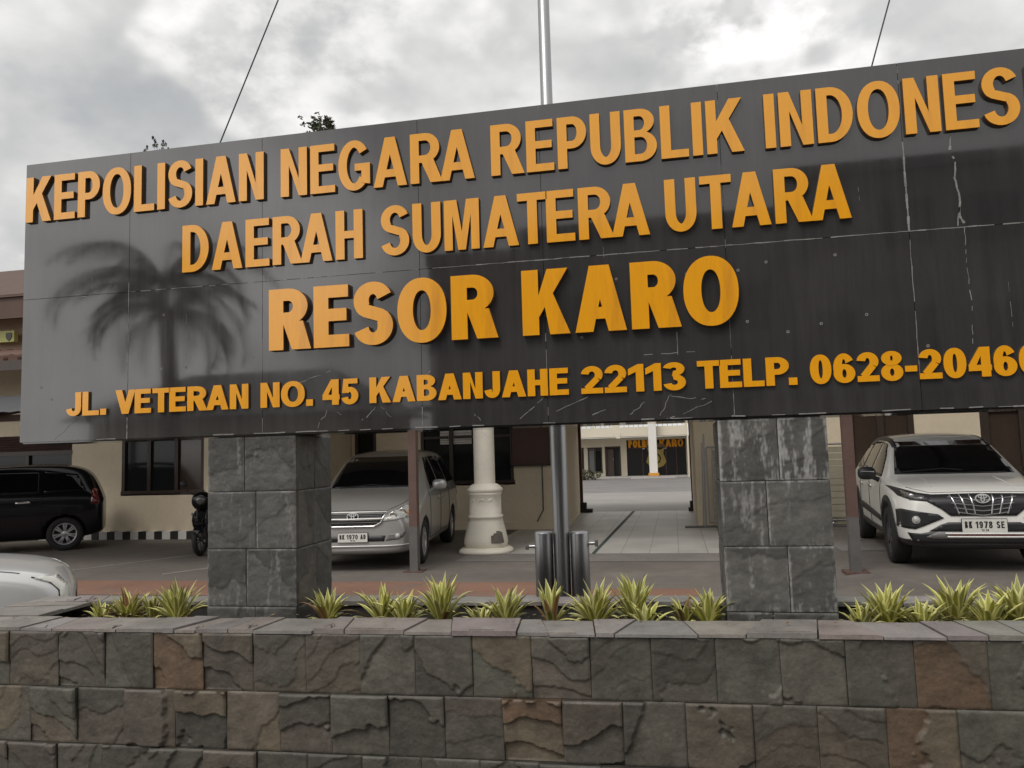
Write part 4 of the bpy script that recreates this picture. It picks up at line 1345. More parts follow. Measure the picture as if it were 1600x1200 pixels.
mb.build('step', mat('pale_step', (.42, .40, .38), .8, var=.08), bb, (0, 0, 0.02))
mb = MB()
mb.add([(B(-9.5), -2.6, 6.5), (B(6.5), -2.6, 6.5), (B(6.5), 5, 9.2), (B(-9.5), 5, 9.2)], [(0, 1, 2, 3)])
mb.build('roof', M_TERRA, bb)
rnd = random.Random(3)


def leaf_cloud(mb, c, rad, n, size, greens, rnd, hollow=.35):
    for _ in range(n):
        while True:
            p = Vector((rnd.uniform(-1, 1), rnd.uniform(-1, 1), rnd.uniform(-1, 1)))
            if hollow < p.length < 1: break
        p = Vector((p.x * rad[0], p.y * rad[1], p.z * rad[2])) + Vector(c)
        a_ = Vector((rnd.uniform(-1, 1), rnd.uniform(-1, 1), rnd.uniform(-.6, .8))).normalized()
        b_ = a_.cross(Vector((rnd.uniform(-1, 1), rnd.uniform(-1, 1), rnd.uniform(-1, 1)))).normalized()
        s_ = size * rnd.uniform(.6, 1.3)
        g = rnd.choice(greens)
        mb.add([p - a_ * s_, p + b_ * s_ * .42, p + a_ * s_, p - b_ * s_ * .42], [(0, 1, 2, 3)], 0, False, tuple(x * rnd.uniform(.8, 1.2) for x in g))


# scrubby shrub at the foot of the far building
mb = MB()
leaf_cloud(mb, (0, 0, .28), (1.1, .5, .32), 500, .10, [(.06, .07, .03), (.10, .10, .05), (.05, .05, .03)], rnd, 0)
tag(mb.build('low_shrub', M_TREE, None, (-5.0, 43.6, 0)), 'low dull green shrub at the foot of the cream building across the yard', 'shrub')

# ------------------------------------------------------------------ trees whose tops show over the sign
def tree(name, x, y, h, cr, label, conifer, seed):
    rnd = random.Random(seed)
    t = empty(name, (x, y, 0), 0, label, 'tree')
    mb = MB()
    mb.tube([(0, 0, 0), (.05, .03, h * .3), (-.04, 0, h * .6), (0, .02, h - 1.2)], [.28, .22, .14, .03], 9)
    for i in range(16):
        z = h * rnd.uniform(.45, .86)
        a_ = rnd.uniform(0, 2 * PI)
        r_ = cr * (1 - .7 * (z / h - .4)) * .8
        mb.tube([(0, 0, z), (r_ * .5 * math.cos(a_), r_ * .5 * math.sin(a_), z + .2), (r_ * math.cos(a_), r_ * math.sin(a_), z + .35)], [.06, .04, .015], 5)
    mb.build('trunk', M_BARK, t)
    mb = MB()
    G = [(.045, .060, .024), (.065, .080, .032), (.032, .042, .020), (.085, .095, .04)]
    if conifer:
        for i in range(34):                                        # upswept sprays with gaps
            f = rnd.uniform(.25, 1.0)
            z = h * (1 - f * .62)
            a_ = rnd.uniform(0, 2 * PI)
            r_ = cr * f * rnd.uniform(.5, 1.0)
            leaf_cloud(mb, (r_ * math.cos(a_), r_ * math.sin(a_), z), (.20 + .3 * f, .20 + .3 * f, .45), 90, .09, G, rnd, 0)
        for dx, hz in ((0, 0), (.34, -.1), (-.42, -.35), (.6, -.5)):
            for k in range(14):
                leaf_cloud(mb, (dx + rnd.uniform(-.1, .1), rnd.uniform(-.2, .2), h + hz - k * .12), (.04 + .016 * k, .05 + .016 * k, .10), 34, .045, G, rnd, 0)
    else:
        for i in range(20):
            p = Vector((rnd.uniform(-1, 1), rnd.uniform(-1, 1), rnd.uniform(-1, .75)))
            leaf_cloud(mb, (p.x * cr * 1.1, p.y * cr, h - cr + p.z * cr * .8), (.20, .20, .13), 55, .075, G, rnd, 0)
        for i in range(26):                                        # loose sprays at the outline
            a_ = rnd.uniform(0, 2 * PI); q = rnd.uniform(.6, 1.35)
            leaf_cloud(mb, (cr * q * math.cos(a_), cr * q * math.sin(a_), h - cr + cr * rnd.uniform(-.2, .95)), (.10, .10, .07), 9, .07, G, rnd, 0)
    mb.build('crown', M_TREE, t)


tree('conifer_tree', -20.75, 28.5, 15.2, 1.5, 'feathery dark tree top poking over the left part of the sign', True, 21)
tree('broadleaf_tree', -13.2, 28.0, 15.02, .50, 'round leafy tree top peeking over the sign right of the first cable', False, 22)

# overhead cables
def cable(a, b, sag, label, r=.012):
    mb = MB()
    a, b = Vector(a), Vector(b)
    n = 24
    pts = []
    for i in range(n + 1):
        t = i / n
        p = a.lerp(b, t)
        p.z -= sag * 4 * t * (1 - t)
        pts.append(p - a)
    mb.tube(pts, r, 6)
    return tag(mb.build('overhead_cable', M_CBLACK, None, a), label, 'cable', 'cables running up from behind the sign')


cable((-6.95, 10.0, 4.6), (-4.35, 10.0, 10.35), .0, 'thin dark cable rising steeply above the left half of the sign', .010)
cable((2.36, 10.0, 5.45), (3.35, 10.0, 8.55), -.03, 'thin dark cable rising above the right half of the sign', .010)


# ------------------------------------------------------------------ cars
# A car's root sits on the ground under the middle of its front bumper; local +Y runs from nose to tail.
def loft(stations, W):
    """stations: y, zb, ws, zs, wt, zt, zc -> closed smooth body, widths are half widths"""
    verts, faces = [], []
    K_ = 8
    for (y, zb, ws, zs, wt, zt, zc) in stations:
        zm = zb + (zs - zb) * .55
        half = [(0, zb), (ws * .80, zb), (ws * .965, zb + .07), (ws, zm), (ws * .985, zs), (wt, zt), (wt * .62, zt + (zc - zt) * .72), (0, zc)]
        ring = half + [(-x, z) for x, z in half[-2:0:-1]]
        verts += [(x, y, z) for x, z in ring]
    n = 2 * K_ - 2
    m = len(stations)
    for i in range(m - 1):
        for k in range(n):
            k2 = (k + 1) % n
            faces.append((i * n + k, i * n + k2, (i + 1) * n + k2, (i + 1) * n + k))
    for base, flip in ((0, False), ((m - 1) * n, True)):
        for k in range(K_ - 1):
            a_, b_ = k, k + 1
            c_, d_ = (n - k - 1) % n, (n - k) % n
            ids = [a_, b_, c_, d_]
            q = []
            for v in ids:
                if v not in q: q.append(v)
            q = [base + v for v in q]
            faces.append(tuple(q) if flip else tuple(q[::-1]))
    return verts, faces, n


class Car:
    def __init__(s, name, root, stations, paint, arches, wr, track, crease=.35, zs=1.0, low=None):
        s.root = root
        s.zs = zs
        stations = [(y, zb * zs, ws, zsh * zs, wt, zt * zs, zc * zs) for y, zb, ws, zsh, wt, zt, zc in stations]
        verts, faces, n = loft(stations, 0)
        me = bpy.data.meshes.new('body')
        me.from_pydata(verts, [], faces)
        bm = bmesh.new(); bm.from_mesh(me)
        bmesh.ops.recalc_face_normals(bm, faces=bm.faces)
        cl = bm.edges.layers.float.new('crease_edge')
        for e_ in bm.edges:
            i, j = e_.verts[0].index, e_.verts[1].index
            if abs(i - j) == n and (i % n) in (2, 4, 5, n - 2, n - 4, n - 5):
                e_[cl] = crease
        bm.to_mesh(me); bm.free()
        o = bpy.data.objects.new('body', me)
        col.objects.link(o)
        o.modifiers.new('sub', 'SUBSURF').levels = 3
        o.modifiers['sub'].render_levels = 3
        dg = bpy.context.evaluated_depsgraph_get()
        m2 = bpy.data.meshes.new_from_object(o.evaluated_get(dg), depsgraph=dg)
        bm = bmesh.new(); bm.from_mesh(m2)
        s.bvh = BVHTree.FromBMesh(bm)
        bm.free()
        # wheel wells
        mbw = MB()
        for (ya, za, ra) in arches:
            for sx in (-1, 1):
                x0, x1 = (track / 2 - .16, 1.3) if sx > 0 else (-1.3, -track / 2 + .16)
                mbw.lathe([(0, x0), (ra, x0), (ra, x1), (0, x1)], (0, ya, za), 40, axis='x')
        wells = mbw.build('wells_tmp', M_CBLACK)
        bm = bmesh.new(); bm.from_mesh(wells.data)
        bmesh.ops.remove_doubles(bm, verts=bm.verts, dist=1e-5)
        bmesh.ops.recalc_face_normals(bm, faces=bm.faces)
        bm.to_mesh(wells.data); bm.free()
        o.data = m2
        o.modifiers.clear()
        bo = o.modifiers.new('wells', 'BOOLEAN')
        bo.object = wells; bo.operation = 'DIFFERENCE'; bo.solver = 'EXACT'
        o.data.materials.clear(); o.data.materials.append(paint); o.data.materials.append(M_CBLACK)
        dg = bpy.context.evaluated_depsgraph_get()
        m3 = bpy.data.meshes.new_from_object(o.evaluated_get(dg), depsgraph=dg)
        bpy.data.objects.remove(wells)
        o.modifiers.clear()
        o.data = m3
        m3.materials.clear(); m3.materials.append(paint); m3.materials.append(M_CBLACK)
        for p in m3.polygons:
            p.use_smooth = True
            c = p.center
            inside = False
            for (ya, za, ra) in arches:
                if math.hypot(c.y - ya, c.z - za) < ra * .995 + .002 and abs(c.x) > track / 2 - .20 and abs(abs(c.x)) < 1.2:
                    h_ = math.hypot(c.y - ya, c.z - za)
                    if h_ < ra - .001 or True:
                        nrm = p.normal
                        if abs(nrm.x) < .3 and h_ > ra * .97 or abs(nrm.x) > .9 and abs(c.x) < track / 2 - .10:
                            inside = True
            p.material_index = 1 if inside or (low and c.z < low) else 0
        o.name = 'body'
        o.parent = root
        s.body = o

    def hit(s, a, b, axis):
        if axis != 'top': b *= s.zs
        if axis == 'front': org, d = Vector((a, -2, b)), Vector((0, 1, 0))
        elif axis == 'rear': org, d = Vector((a, 8, b)), Vector((0, -1, 0))
        elif axis == 'left': org, d = Vector((3, a, b)), Vector((-1, 0, 0))
        elif axis == 'right': org, d = Vector((-3, a, b)), Vector((1, 0, 0))
        else: org, d = Vector((a, b, 4)), Vector((0, 0, -1))
        loc, nrm, _, _ = s.bvh.ray_cast(org, d)
        if loc is None:
            loc, nrm, _, _ = s.bvh.find_nearest(org + d * (2 if axis in 'front' else 2.2))
        return loc, nrm

    def patch(s, name, poly, axis, m, off=.006, thick=.012, cell=.06, parent=None, mirror=False, smooth=True):
        """a panel cut to an outline and laid on the body: outline in (x,z) for front/rear, (y,z) for sides, (x,y) for top"""
        outs = []
        for fl in ((1, -1) if mirror else (1,)):
            ax = axis
            pts = poly
            if fl < 0:
                if axis in ('front', 'rear', 'top'): pts = [(-a, b) for a, b in poly]
                else: ax = 'right' if axis == 'left' else 'left'
            bm = bmesh.new()
            vs = [bm.verts.new((a, b, 0)) for a, b in pts]
            bm.faces.new(vs)
            lo = [min(p[i] for p in pts) for i in (0, 1)]
            hi = [max(p[i] for p in pts) for i in (0, 1)]
            for i in (0, 1):
                k = int((hi[i] - lo[i]) / cell)
                for q in range(1, k + 1):
                    co = [0, 0, 0]; no = [0, 0, 0]
                    co[i] = lo[i] + (hi[i] - lo[i]) * q / (k + 1); no[i] = 1
                    bmesh.ops.bisect_plane(bm, geom=bm.verts[:] + bm.edges[:] + bm.faces[:], plane_co=co, plane_no=no)
            bmesh.ops.triangulate(bm, faces=bm.faces)
            dirs = {'front': Vector((0, -1, 0)), 'rear': Vector((0, 1, 0)), 'left': Vector((1, 0, 0)), 'right': Vector((-1, 0, 0)), 'top': Vector((0, 0, 1))}
            d = dirs[ax]
            for v in bm.verts:
                loc, nrm = s.hit(v.co.x, v.co.y, ax)
                v.co = loc + (nrm * .6 + d * .4) * off
            bm.normal_update()
            if bm.faces and sum((f.normal.dot(d) * f.calc_area() for f in bm.faces)) < 0:
                bmesh.ops.reverse_faces(bm, faces=bm.faces)
            me = bpy.data.meshes.new(name)
            bm.to_mesh(me); bm.free()
            for p in me.polygons: p.use_smooth = smooth
            o = bpy.data.objects.new(name, me)
            col.objects.link(o)
            me.materials.append(m)
            o.parent = parent or s.root
            so = o.modifiers.new('solid', 'SOLIDIFY'); so.thickness = thick; so.offset = -1
            so.use_even_offset = False
            outs.append(o)
        return outs

    def strip(s, name, pts, wid, axis, m, off=.008, parent=None, mirror=False):
        """a thin moulding along a line on the body"""
        outs = []
        for fl in ((1, -1) if mirror else (1,)):
            ax = axis
            pp = []
            for (a, b), (c, d) in zip(pts, pts[1:]):
                k = max(1, int(math.hypot(c - a, d - b) / .05))
                pp += [(a + (c - a) * i / k, b + (d - b) * i / k) for i in range(k)]
            pp.append(pts[-1])
            if fl < 0:
                if axis in ('front', 'rear', 'top'): pp = [(-a, b) for a, b in pp]
                else: ax = 'right' if axis == 'left' else 'left'
            mb = MB()
            P = []
            for a, b in pp:
                loc, nrm = s.hit(a, b, ax)
                P.append(loc + nrm * off)
            mb.tube(P, wid / 2, 6)
            outs.append(mb.build(name, m, parent or s.root))
        return outs

    def wheel(s, x, y, r, w, spokes, alloy, steer=0.0, spw=.05, twin=False):
        mb = MB()
        rr = r * .66
        mb.lathe([(rr, -w / 2 + .01), (rr + .02, -w / 2), (r - .03, -w / 2), (r - .008, -w / 2 + .02), (r, -w / 2 + .05), (r, w / 2 - .05), (r - .008, w / 2 - .02), (r - .03, w / 2), (rr + .02, w / 2), (rr, w / 2 - .01), (rr, -w / 2 + .01)], n=40, axis='x')
        for k in range(3):
            a_ = -w / 2 + .055 + k * (w - .11) / 2
            mb.lathe([(r + .0015, a_ - .008), (r - .012, a_), (r + .0015, a_ + .008)], n=40, axis='x')
        wh = mb.build('wheel', M_RUBBER, s.root, (x, y, r))
        wh.rotation_euler = (0, 0, steer)
        sg = 1 if x > 0 else -1
        fx = sg * (w / 2 - .018)
        mb = MB()
        mb.lathe([(rr - .028, sg * -.05), (rr - .028, fx - sg * .03), (rr - .015, fx + sg * .004), (rr + .004, fx), (rr + .004, fx - sg * .10)], n=40, axis='x')
        mb.lathe([(0, fx), (.045, fx - sg * .002), (.065, fx - sg * .012), (.07, fx - sg * .05)], n=20, axis='x')
        for k in range(spokes):
            for da in ((-.13, .13) if twin else (0,)):
                a_ = 2 * PI * k / spokes + da
                M = Matrix.Rotation(a_, 4, 'X')
                v = []
                for (h_, ww, dx) in ((.05, spw * 1.1, -.006), (rr * .55, spw * .8, .0), (rr - .018, spw, -.004)):
                    for q in (-1, 1):
                        v.append(M @ Vector((fx + sg * dx, q * ww / 2, h_)))
                    for q in (1, -1):
                        v.append(M @ Vector((fx - sg * .035, q * ww / 2 * 1.1, h_)))
                f = []
                for i in (0, 4):
                    for k2 in range(4):
                        f.append((i + k2, i + (k2 + 1) % 4, i + 4 + (k2 + 1) % 4, i + 4 + k2))
                mb.add(v, f)
        rm = mb.build('rim', alloy, wh)
        bm = bmesh.new(); bm.from_mesh(rm.data); bmesh.ops.recalc_face_normals(bm, faces=bm.faces); bm.to_mesh(rm.data); bm.free()
        mb = MB()
        mb.lathe([(0, fx - sg * .07), (rr - .03, fx - sg * .07)], n=28, axis='x')
        mb.lathe([(.0, fx - sg * .055), (rr * .72, fx - sg * .055), (rr * .72, fx - sg * .066)], n=28, axis='x')
        mb.build('brake_disc', M_CBLACK, wh)
        return wh

    def plate(s, text, sub, x, z, w, h, tilt=0.0):
        loc, nrm = s.hit(x, z, 'front')
        mb = MB()
        yb = loc.y - .022
        mb.box(-w / 2 - .006, w / 2 + .006, .002, .012, -h / 2 - .006, h / 2 + .006, 1)
        mb.box(-w / 2, w / 2, -.004, .0015, -h / 2, h / 2, 0)
        pl_ = mb.build('number_plate', [M_PLATE, M_CBLACK], s.root, (x, yb, z * s.zs))
        mb = MB()
        cap_ = h * .50
        u = h * .5 * .17
        groups = text.split(' ')
        xs = {'BK': (-.44, -.275), '1970': (-.20, .175), '1978': (-.20, .175), 'AD': (.265, .44), 'SE': (.265, .44)}
        for g_ in groups:
            a_, b_ = xs[g_]
            for ch, gx, gw in layout(g_, a_ * w, b_ * w, cap_, .20, .17, .16):
                for i, pc in enumerate(glyph(ch, gw, .20, .17)):
                    mb.prism([[(gx + p[0] * cap_, -h * .17 + p[1] * cap_) for p in c] for c in pc], -.0062 - .0003 * i, -.0035)
            mb.build('plate_lettering', M_INK, pl_)
            mb = MB()
        c2 = h * .15
        for g_, a_, b_ in ((sub.split(' ')[0], -.075, -.01), (sub.split(' ')[1], .02, .085)):
            for ch, gx, gw in layout(g_, a_ * w, b_ * w, c2, .22, .18, .2):
                for pc in glyph(ch, gw, .22, .18):
                    mb.prism([[(gx + p[0] * c2, -h * .40 + p[1] * c2) for p in c] for c in pc], -.006, -.0035)
        mb.build('plate_date', M_INK, pl_)
        return pl_

    def badge(s, x, z, rx, rz, y=None):
        """three interlocked chrome ovals"""
        if y is None:
            loc, nrm = s.hit(x, z, 'front'); y = loc.y - .045
        mb = MB()
        def ring(cx_, cz_, a_, b_, t):
            mb.prism([arc(cx_, cz_, a_, b_, 0, 360, 32)[:-1], arc(cx_, cz_, a_ - t, b_ - t * .9, 0, 360, 26)[:-1]], -.008, .012)
        ring(0, 0, rx, rz, rx * .13)
        mb2 = mb
        t = rx * .12
        mb.prism([arc(0, rz * .40, rx * .62, rz * .42, 0, 360, 28)[:-1], arc(0, rz * .40, rx * .62 - t, rz * .42 - t, 0, 360, 24)[:-1]], -.0095, .012)
        mb.prism([arc(0, -.02 * rz, rx * .27, rz * .84, 0, 360, 28)[:-1], arc(0, -.02 * rz, rx * .27 - t, rz * .84 - t, 0, 360, 24)[:-1]], -.011, .012)
        return mb.build('badge', mat('badge_silver', (0.80, 0.80, 0.80), 0.3, metal=0.4), s.root, (x, y, z * s.zs))

    def mirror(s, x, y, z, m, m2=None):
        for sx in (-1, 1):
            bm = bmesh.new()
            bmesh.ops.create_uvsphere(bm, u_segments=16, v_segments=10, radius=1.0)
            for v in bm.verts:
                v.co.x = math.copysign(abs(v.co.x) ** .7, v.co.x) * .115
                v.co.z = math.copysign(abs(v.co.z) ** .75, v.co.z) * .085
                v.co.y = max(v.co.y, -1) * .075
                if v.co.y > .03: v.co.y = .03
            me = bpy.data.meshes.new('wing_mirror'); bm.to_mesh(me); bm.free()
            for p in me.polygons: p.use_smooth = True
            me.materials.append(m)
            o = bpy.data.objects.new('wing_mirror', me); col.objects.link(o)
            o.parent = s.root; o.location = (sx * x, y, z * s.zs)
            mb = MB()
            mb.tube([(-sx * .06, .0, -.05), (-sx * .17, .04, -.10)], [.025, .035], 8)
            mb.build('mirror_arm', m2 or m, o)


# ---- silver minivan (plate BK 1970 AD)
van = empty('minivan', (-4.46, 10.50, 0), R(7.4), 'silver minivan with chrome-edged grille and number plate BK 1970 AD', 'minivan')
ST = [(0.00, .30, .62, .58, .56, .73, .745), (.05, .25, .74, .62, .66, .77, .79), (.20, .22, .845, .68, .74, .84, .875), (.50, .21, .875, .82, .75, .93, .98),
      (.90, .21, .885, .94, .75, 1.02, 1.075), (1.10, .21, .885, .99, .745, 1.075, 1.125), (1.30, .21, .885, 1.01, .715, 1.21, 1.26), (1.62, .21, .885, 1.02, .67, 1.42, 1.47), (1.95, .21, .885, 1.03, .63, 1.60, 1.645),
      (2.30, .21, .885, 1.03, .615, 1.655, 1.72), (3.2, .21, .885, 1.04, .61, 1.67, 1.74), (3.95, .22, .88, 1.05, .60, 1.64, 1.705), (4.25, .24, .865, 1.05, .575, 1.56, 1.62),
      (4.41, .27, .845, 1.0, .57, 1.28, 1.33), (4.50, .31, .81, .9, .60, 1.0, 1.03), (4.55, .36, .74, .78, .6, .88, .91)]
c = Car('minivan', van, ST, M_SILVER, [(.86, .33, .375), (3.61, .33, .375)], .33, 1.52)
c.patch('windscreen', [(-.66, 1.13), (.66, 1.13), (.60, 1.53), (.545, 1.60), (-.545, 1.60), (-.60, 1.53)], 'front', M_CGLASS, .006, cell=.1)
c.strip('wiper', [(-.5, 1.12), (-.05, 1.16), (.3, 1.14)], .018, 'front', M_CBLACK, .016)
c.patch('side_window', [(1.52, 1.08), (2.22, 1.09), (2.28, 1.58), (2.02, 1.58), (1.78, 1.40)], 'left', M_CGLASS, .006, mirror=True)
c.patch('side_window', [(2.32, 1.09), (3.12, 1.10), (3.12, 1.60), (2.36, 1.585)], 'left', M_CGLASS, .006, mirror=True)
c.patch('side_window', [(3.20, 1.10), (4.16, 1.13), (3.98, 1.54), (3.20, 1.60)], 'left', M_CGLASS, .006, mirror=True)
for x in (1.30, 2.27, 3.18):
    c.strip('door_seam', [(x, .34), (x, 1.05)], .010, 'left', M_CBLACK, .0015, mirror=True)
c.strip('door_seam', [(1.30, .34), (3.18, .36)], .010, 'left', M_CBLACK, .0015, mirror=True)
for x in (2.08, 2.42):
    c.patch('door_handle', [(x - .09, .90), (x + .09, .90), (x + .09, .94), (x - .09, .94)], 'left', M_SILVER, .03, .03, mirror=True)
c.patch('headlight', [(.40, .695), (.47, .755), (.57, .845), (.67, .905), (.775, .925), (.805, .83), (.79, .755), (.62, .715)], 'front', M_LENS, .008, .02, .05, mirror=True)
c.patch('indicator', [(.72, .80), (.775, .905), (.825, .90), (.825, .80), (.79, .755)], 'front', M_AMBER, .014, .02, .05, mirror=True)
for hx, hz in ((.56, .775), (.67, .82)):
    for sx in (-1, 1):
        loc, nrm = c.hit(sx * hx, hz, 'front')
        mb = MB(); mb.lathe([(0, .012), (.028, .006), (.045, -.006), (.055, .0), (.055, .02)], n=18, axis='y')
        mb.build('reflector', M_CHROME, van, loc + Vector((0, -.012, 0)))
g_ = c.patch('grille', [(-.44, .80), (.44, .80), (.41, .70), (.30, .645), (-.30, .645), (-.41, .70)], 'front', M_CBLACK, .006, .012, .05)[0]
c.strip('grille_bar', [(-.46, .815), (.46, .815)], .032, 'front', M_SILVER, .012, g_)
c.strip('grille_bar', [(-.42, .735), (.42, .735)], .040, 'front', M_SILVER, .014, g_)
c.strip('grille_bar', [(-.455, .81), (-.40, .685), (-.30, .635), (.30, .635), (.40, .685), (.455, .81)], .030, 'front', M_CHROME, .012, g_)
c.strip('grille_bar', [(-.40, .775), (.40, .775)], .010, 'front', M_CGREY, .010, g_)
c.strip('grille_bar', [(-.36, .69), (.36, .69)], .010, 'front', M_CGREY, .010, g_)
c.badge(0, .775, .085, .060)
c.patch('lower_intake', [(-.46, .505), (.46, .505), (.44, .425), (-.44, .425)], 'front', M_CBLACK, .005, .01)
c.patch('fog_lamp', [(.50, .52), (.735, .545), (.70, .475), (.62, .445), (.46, .43)], 'front', M_CGREY, .006, .012, .05, mirror=True)
for sx in (-1, 1):
    loc, nrm = c.hit(sx * .63, .495, 'front')
    mb = MB(); mb.lathe([(0, -.012), (.032, -.008), (.038, .01)], n=16, axis='y'); mb.build('fog_lamp', M_LENS, van, loc + Vector((0, -.012, 0)))
c.strip('bumper_lip', [(-.76, .37), (-.5, .36), (.5, .36), (.76, .37)], .03, 'front', M_SILVER, .006)
c.strip('bonnet_seam', [(-.46, .84), (0, .85), (.46, .84), (.62, .915), (.70, .98), (.70, 1.04)], .009, 'front', M_CBLACK, .001)
c.plate('BK 1970 AD', '09 24', 0, .485, .42, .125)
c.mirror(.985, 1.52, 1.14, M_SILVER)
for x, y, st in ((.76, .86, 0), (-.76, .86, 0), (.76, 3.61, 0), (-.76, 3.61, 0)):
    c.wheel(x, y, .33, .205, 5, M_ALLOY, st, .085)
c.patch('tail_lamp', [(4.30, .85), (4.44, .86), (4.42, 1.25), (4.36, 1.25)], 'left', M_RED, .008, mirror=True)

# ---- white crossover (plate BK 1978 SE)
suv = empty('crossover', (3.29, 9.58, .135), R(-5.0), 'white crossover with black slatted grille, black wheel arches and number plate BK 1978 SE', 'car')
ST = [(0.00, .34, .62, .62, .60, .84, .87), (.05, .29, .745, .66, .70, .885, .91), (.20, .26, .83, .74, .745, .955, .985), (.55, .25, .86, .90, .76, 1.02, 1.05),
      (.95, .25, .868, .99, .755, 1.065, 1.095), (1.14, .25, .868, 1.02, .74, 1.095, 1.135), (1.32, .25, .868, 1.035, .705, 1.23, 1.27), (1.60, .25, .868, 1.04, .65, 1.42, 1.455), (1.90, .25, .868, 1.05, .60, 1.595, 1.63),
      (2.25, .25, .868, 1.06, .58, 1.65, 1.70), (3.1, .25, .868, 1.075, .57, 1.665, 1.715), (3.8, .26, .865, 1.09, .55, 1.62, 1.67), (4.12, .28, .85, 1.08, .53, 1.50, 1.55),
      (4.30, .31, .83, 1.02, .54, 1.2, 1.24), (4.40, .36, .80, .92, .56, .98, 1.0), (4.435, .40, .72, .8, .56, .88, .9)]
suv.scale = (.97, 1, 1)
c = Car('crossover', suv, ST, M_CWHITE, [(.86, .345, .40), (3.55, .345, .40)], .345, 1.50, zs=.93, low=.36)
c.patch('windscreen', [(-.69, 1.135), (.69, 1.135), (.62, 1.38), (.55, 1.575), (-.55, 1.575), (-.62, 1.38)], 'front', M_CGLASS, .006, cell=.1)
c.strip('wiper', [(-.62, 1.15), (-.1, 1.19), (.1, 1.165)], .018, 'front', M_CBLACK, .016)
c.patch('roof_trim', [(-.60, 1.75), (-.545, 1.75), (-.52, 4.1), (-.57, 4.1)], 'top', M_CBLACK, .010, .03, mirror=True)
c.patch('side_window', [(1.42, 1.10), (2.20, 1.115), (2.24, 1.58), (1.98, 1.55), (1.72, 1.39)], 'left', M_CGLASS, .006, mirror=True)
c.patch('side_window', [(2.30, 1.12), (3.05, 1.13), (3.05, 1.595), (2.33, 1.585)], 'left', M_CGLASS, .006, mirror=True)
c.patch('side_window', [(3.12, 1.14), (3.95, 1.20), (3.78, 1.50), (3.12, 1.59)], 'left', M_CGLASS, .006, mirror=True)
for x in (1.32, 2.25, 3.1):
    c.strip('door_seam', [(x, .40), (x, 1.06)], .010, 'left', M_CBLACK, .0015, mirror=True)
c.strip('door_seam', [(1.32, .40), (3.1, .42)], .010, 'left', M_CBLACK, .0015, mirror=True)
for x in (2.06, 2.9):
    c.patch('door_handle', [(x - .10, .93), (x + .10, .93), (x + .10, .975), (x - .10, .975)], 'left', M_CHROME, .03, .03, mirror=True)
c.patch('side_moulding', [(1.36, .50), (1.40, .575), (2.6, .645), (3.05, .665), (3.05, .57), (2.6, .55)], 'left', M_CBLACK, .014, .016, mirror=True)
c.patch('sill', [(1.28, .27), (1.26, .40), (3.12, .43), (3.12, .27)], 'left', M_CBLACK, .012, .016, mirror=True)
for ya in (.86, 3.55):
    ring = [(ya + .475 * math.cos(R(t)), (.345 + .475 * math.sin(R(t))) / .93) for t in range(-8, 189, 12)] + [(ya + .402 * math.cos(R(t)), (.345 + .402 * math.sin(R(t))) / .93) for t in range(188, -9, -12)]
    c.patch('wheel_arch_trim', ring, 'left', M_CBLACK, .012, .02, .08, mirror=True)
dk = c.patch('grille', [(-.50, .925), (0, .935), (.50, .925), (.57, .86), (.42, .76), (.33, .68), (-.33, .68), (-.42, .76), (-.57, .86)], 'front', M_CBLACK, .010, .02, .05)[0]
c.patch('headlight_surround', [(.49, .925), (.63, .945), (.80, 1.00), (.835, 1.005), (.80, .905), (.72, .865), (.57, .855)], 'front', M_CBLACK, .009, .018, .04, mirror=True)
c.patch('headlight', [(.57, .905), (.66, .925), (.775, .965), (.765, .905), (.70, .88), (.60, .875)], 'front', M_DLENS, .016, .018, .04, mirror=True)
for sx in (-1, 1):
    loc, nrm = c.hit(sx * .70, .915, 'front')
    mb = MB(); mb.lathe([(0, -.006), (.02, -.006), (.028, .004), (.028, .02)], n=14, axis='y'); mb.build('reflector', M_CHROME, suv, loc + Vector((0, -.022, 0)))
for xt, xb in ((.115, .085), (.215, .165), (.315, .245)):
    c.strip('grille_bar', [(xt, .915), (xb, .705)], .020, 'front', M_CHROME, .016, dk, mirror=True)
for z in (.87, .81, .755, .705):
    c.strip('grille_slat', [(-.36 + (.9 - z) * .5, z + .02), (-.15, z), (0, z - .02), (.15, z), (.36 - (.9 - z) * .5, z + .02)], .016, 'front', M_CGREY, .012, dk)
c.badge(0, .885, .075, .052)
pod = c.patch('fog_lamp_pod', [(.40, .655), (.455, .70), (.80, .755), (.835, .735), (.835, .53), (.70, .52)], 'front', M_CBLACK, .010, .02, .04, mirror=True)
for sx, o_ in zip((1, -1), pod):
    loc, nrm = c.hit(sx * .685, .63, 'front')
    mb = MB(); mb.lathe([(0, -.012), (.03, -.010), (.036, .0), (.042, -.004), (.046, .01)], n=16, axis='y'); mb.build('fog_lamp', M_LENS, o_, loc + Vector((0, -.02, 0)))
c.patch('lower_intake', [(-.36, .605), (.36, .605), (.44, .575), (.56, .50), (-.56, .50), (-.44, .575)], 'front', M_CBLACK, .008, .016, .05)
c.patch('lower_valance', [(-.77, .475), (-.65, .47), (-.5, .50), (.5, .50), (.65, .47), (.77, .475), (.72, .36), (-.72, .36)], 'front', M_CBLACK, .007, .016, .06)
c.patch('skid_plate', [(-.47, .495), (.47, .495), (.60, .43), (.52, .41), (-.52, .41), (-.60, .43)], 'front', M_CGREY, .016, .016, .06)
c.strip('skid_line', [(-.40, .475), (.40, .475)], .022, 'front', M_CWHITE, .02)
c.strip('skid_line', [(-.36, .455), (.36, .455)], .010, 'front', M_RED, .022)
c.strip('skid_line', [(-.38, .435), (.38, .435)], .018, 'front', M_CWHITE, .02)
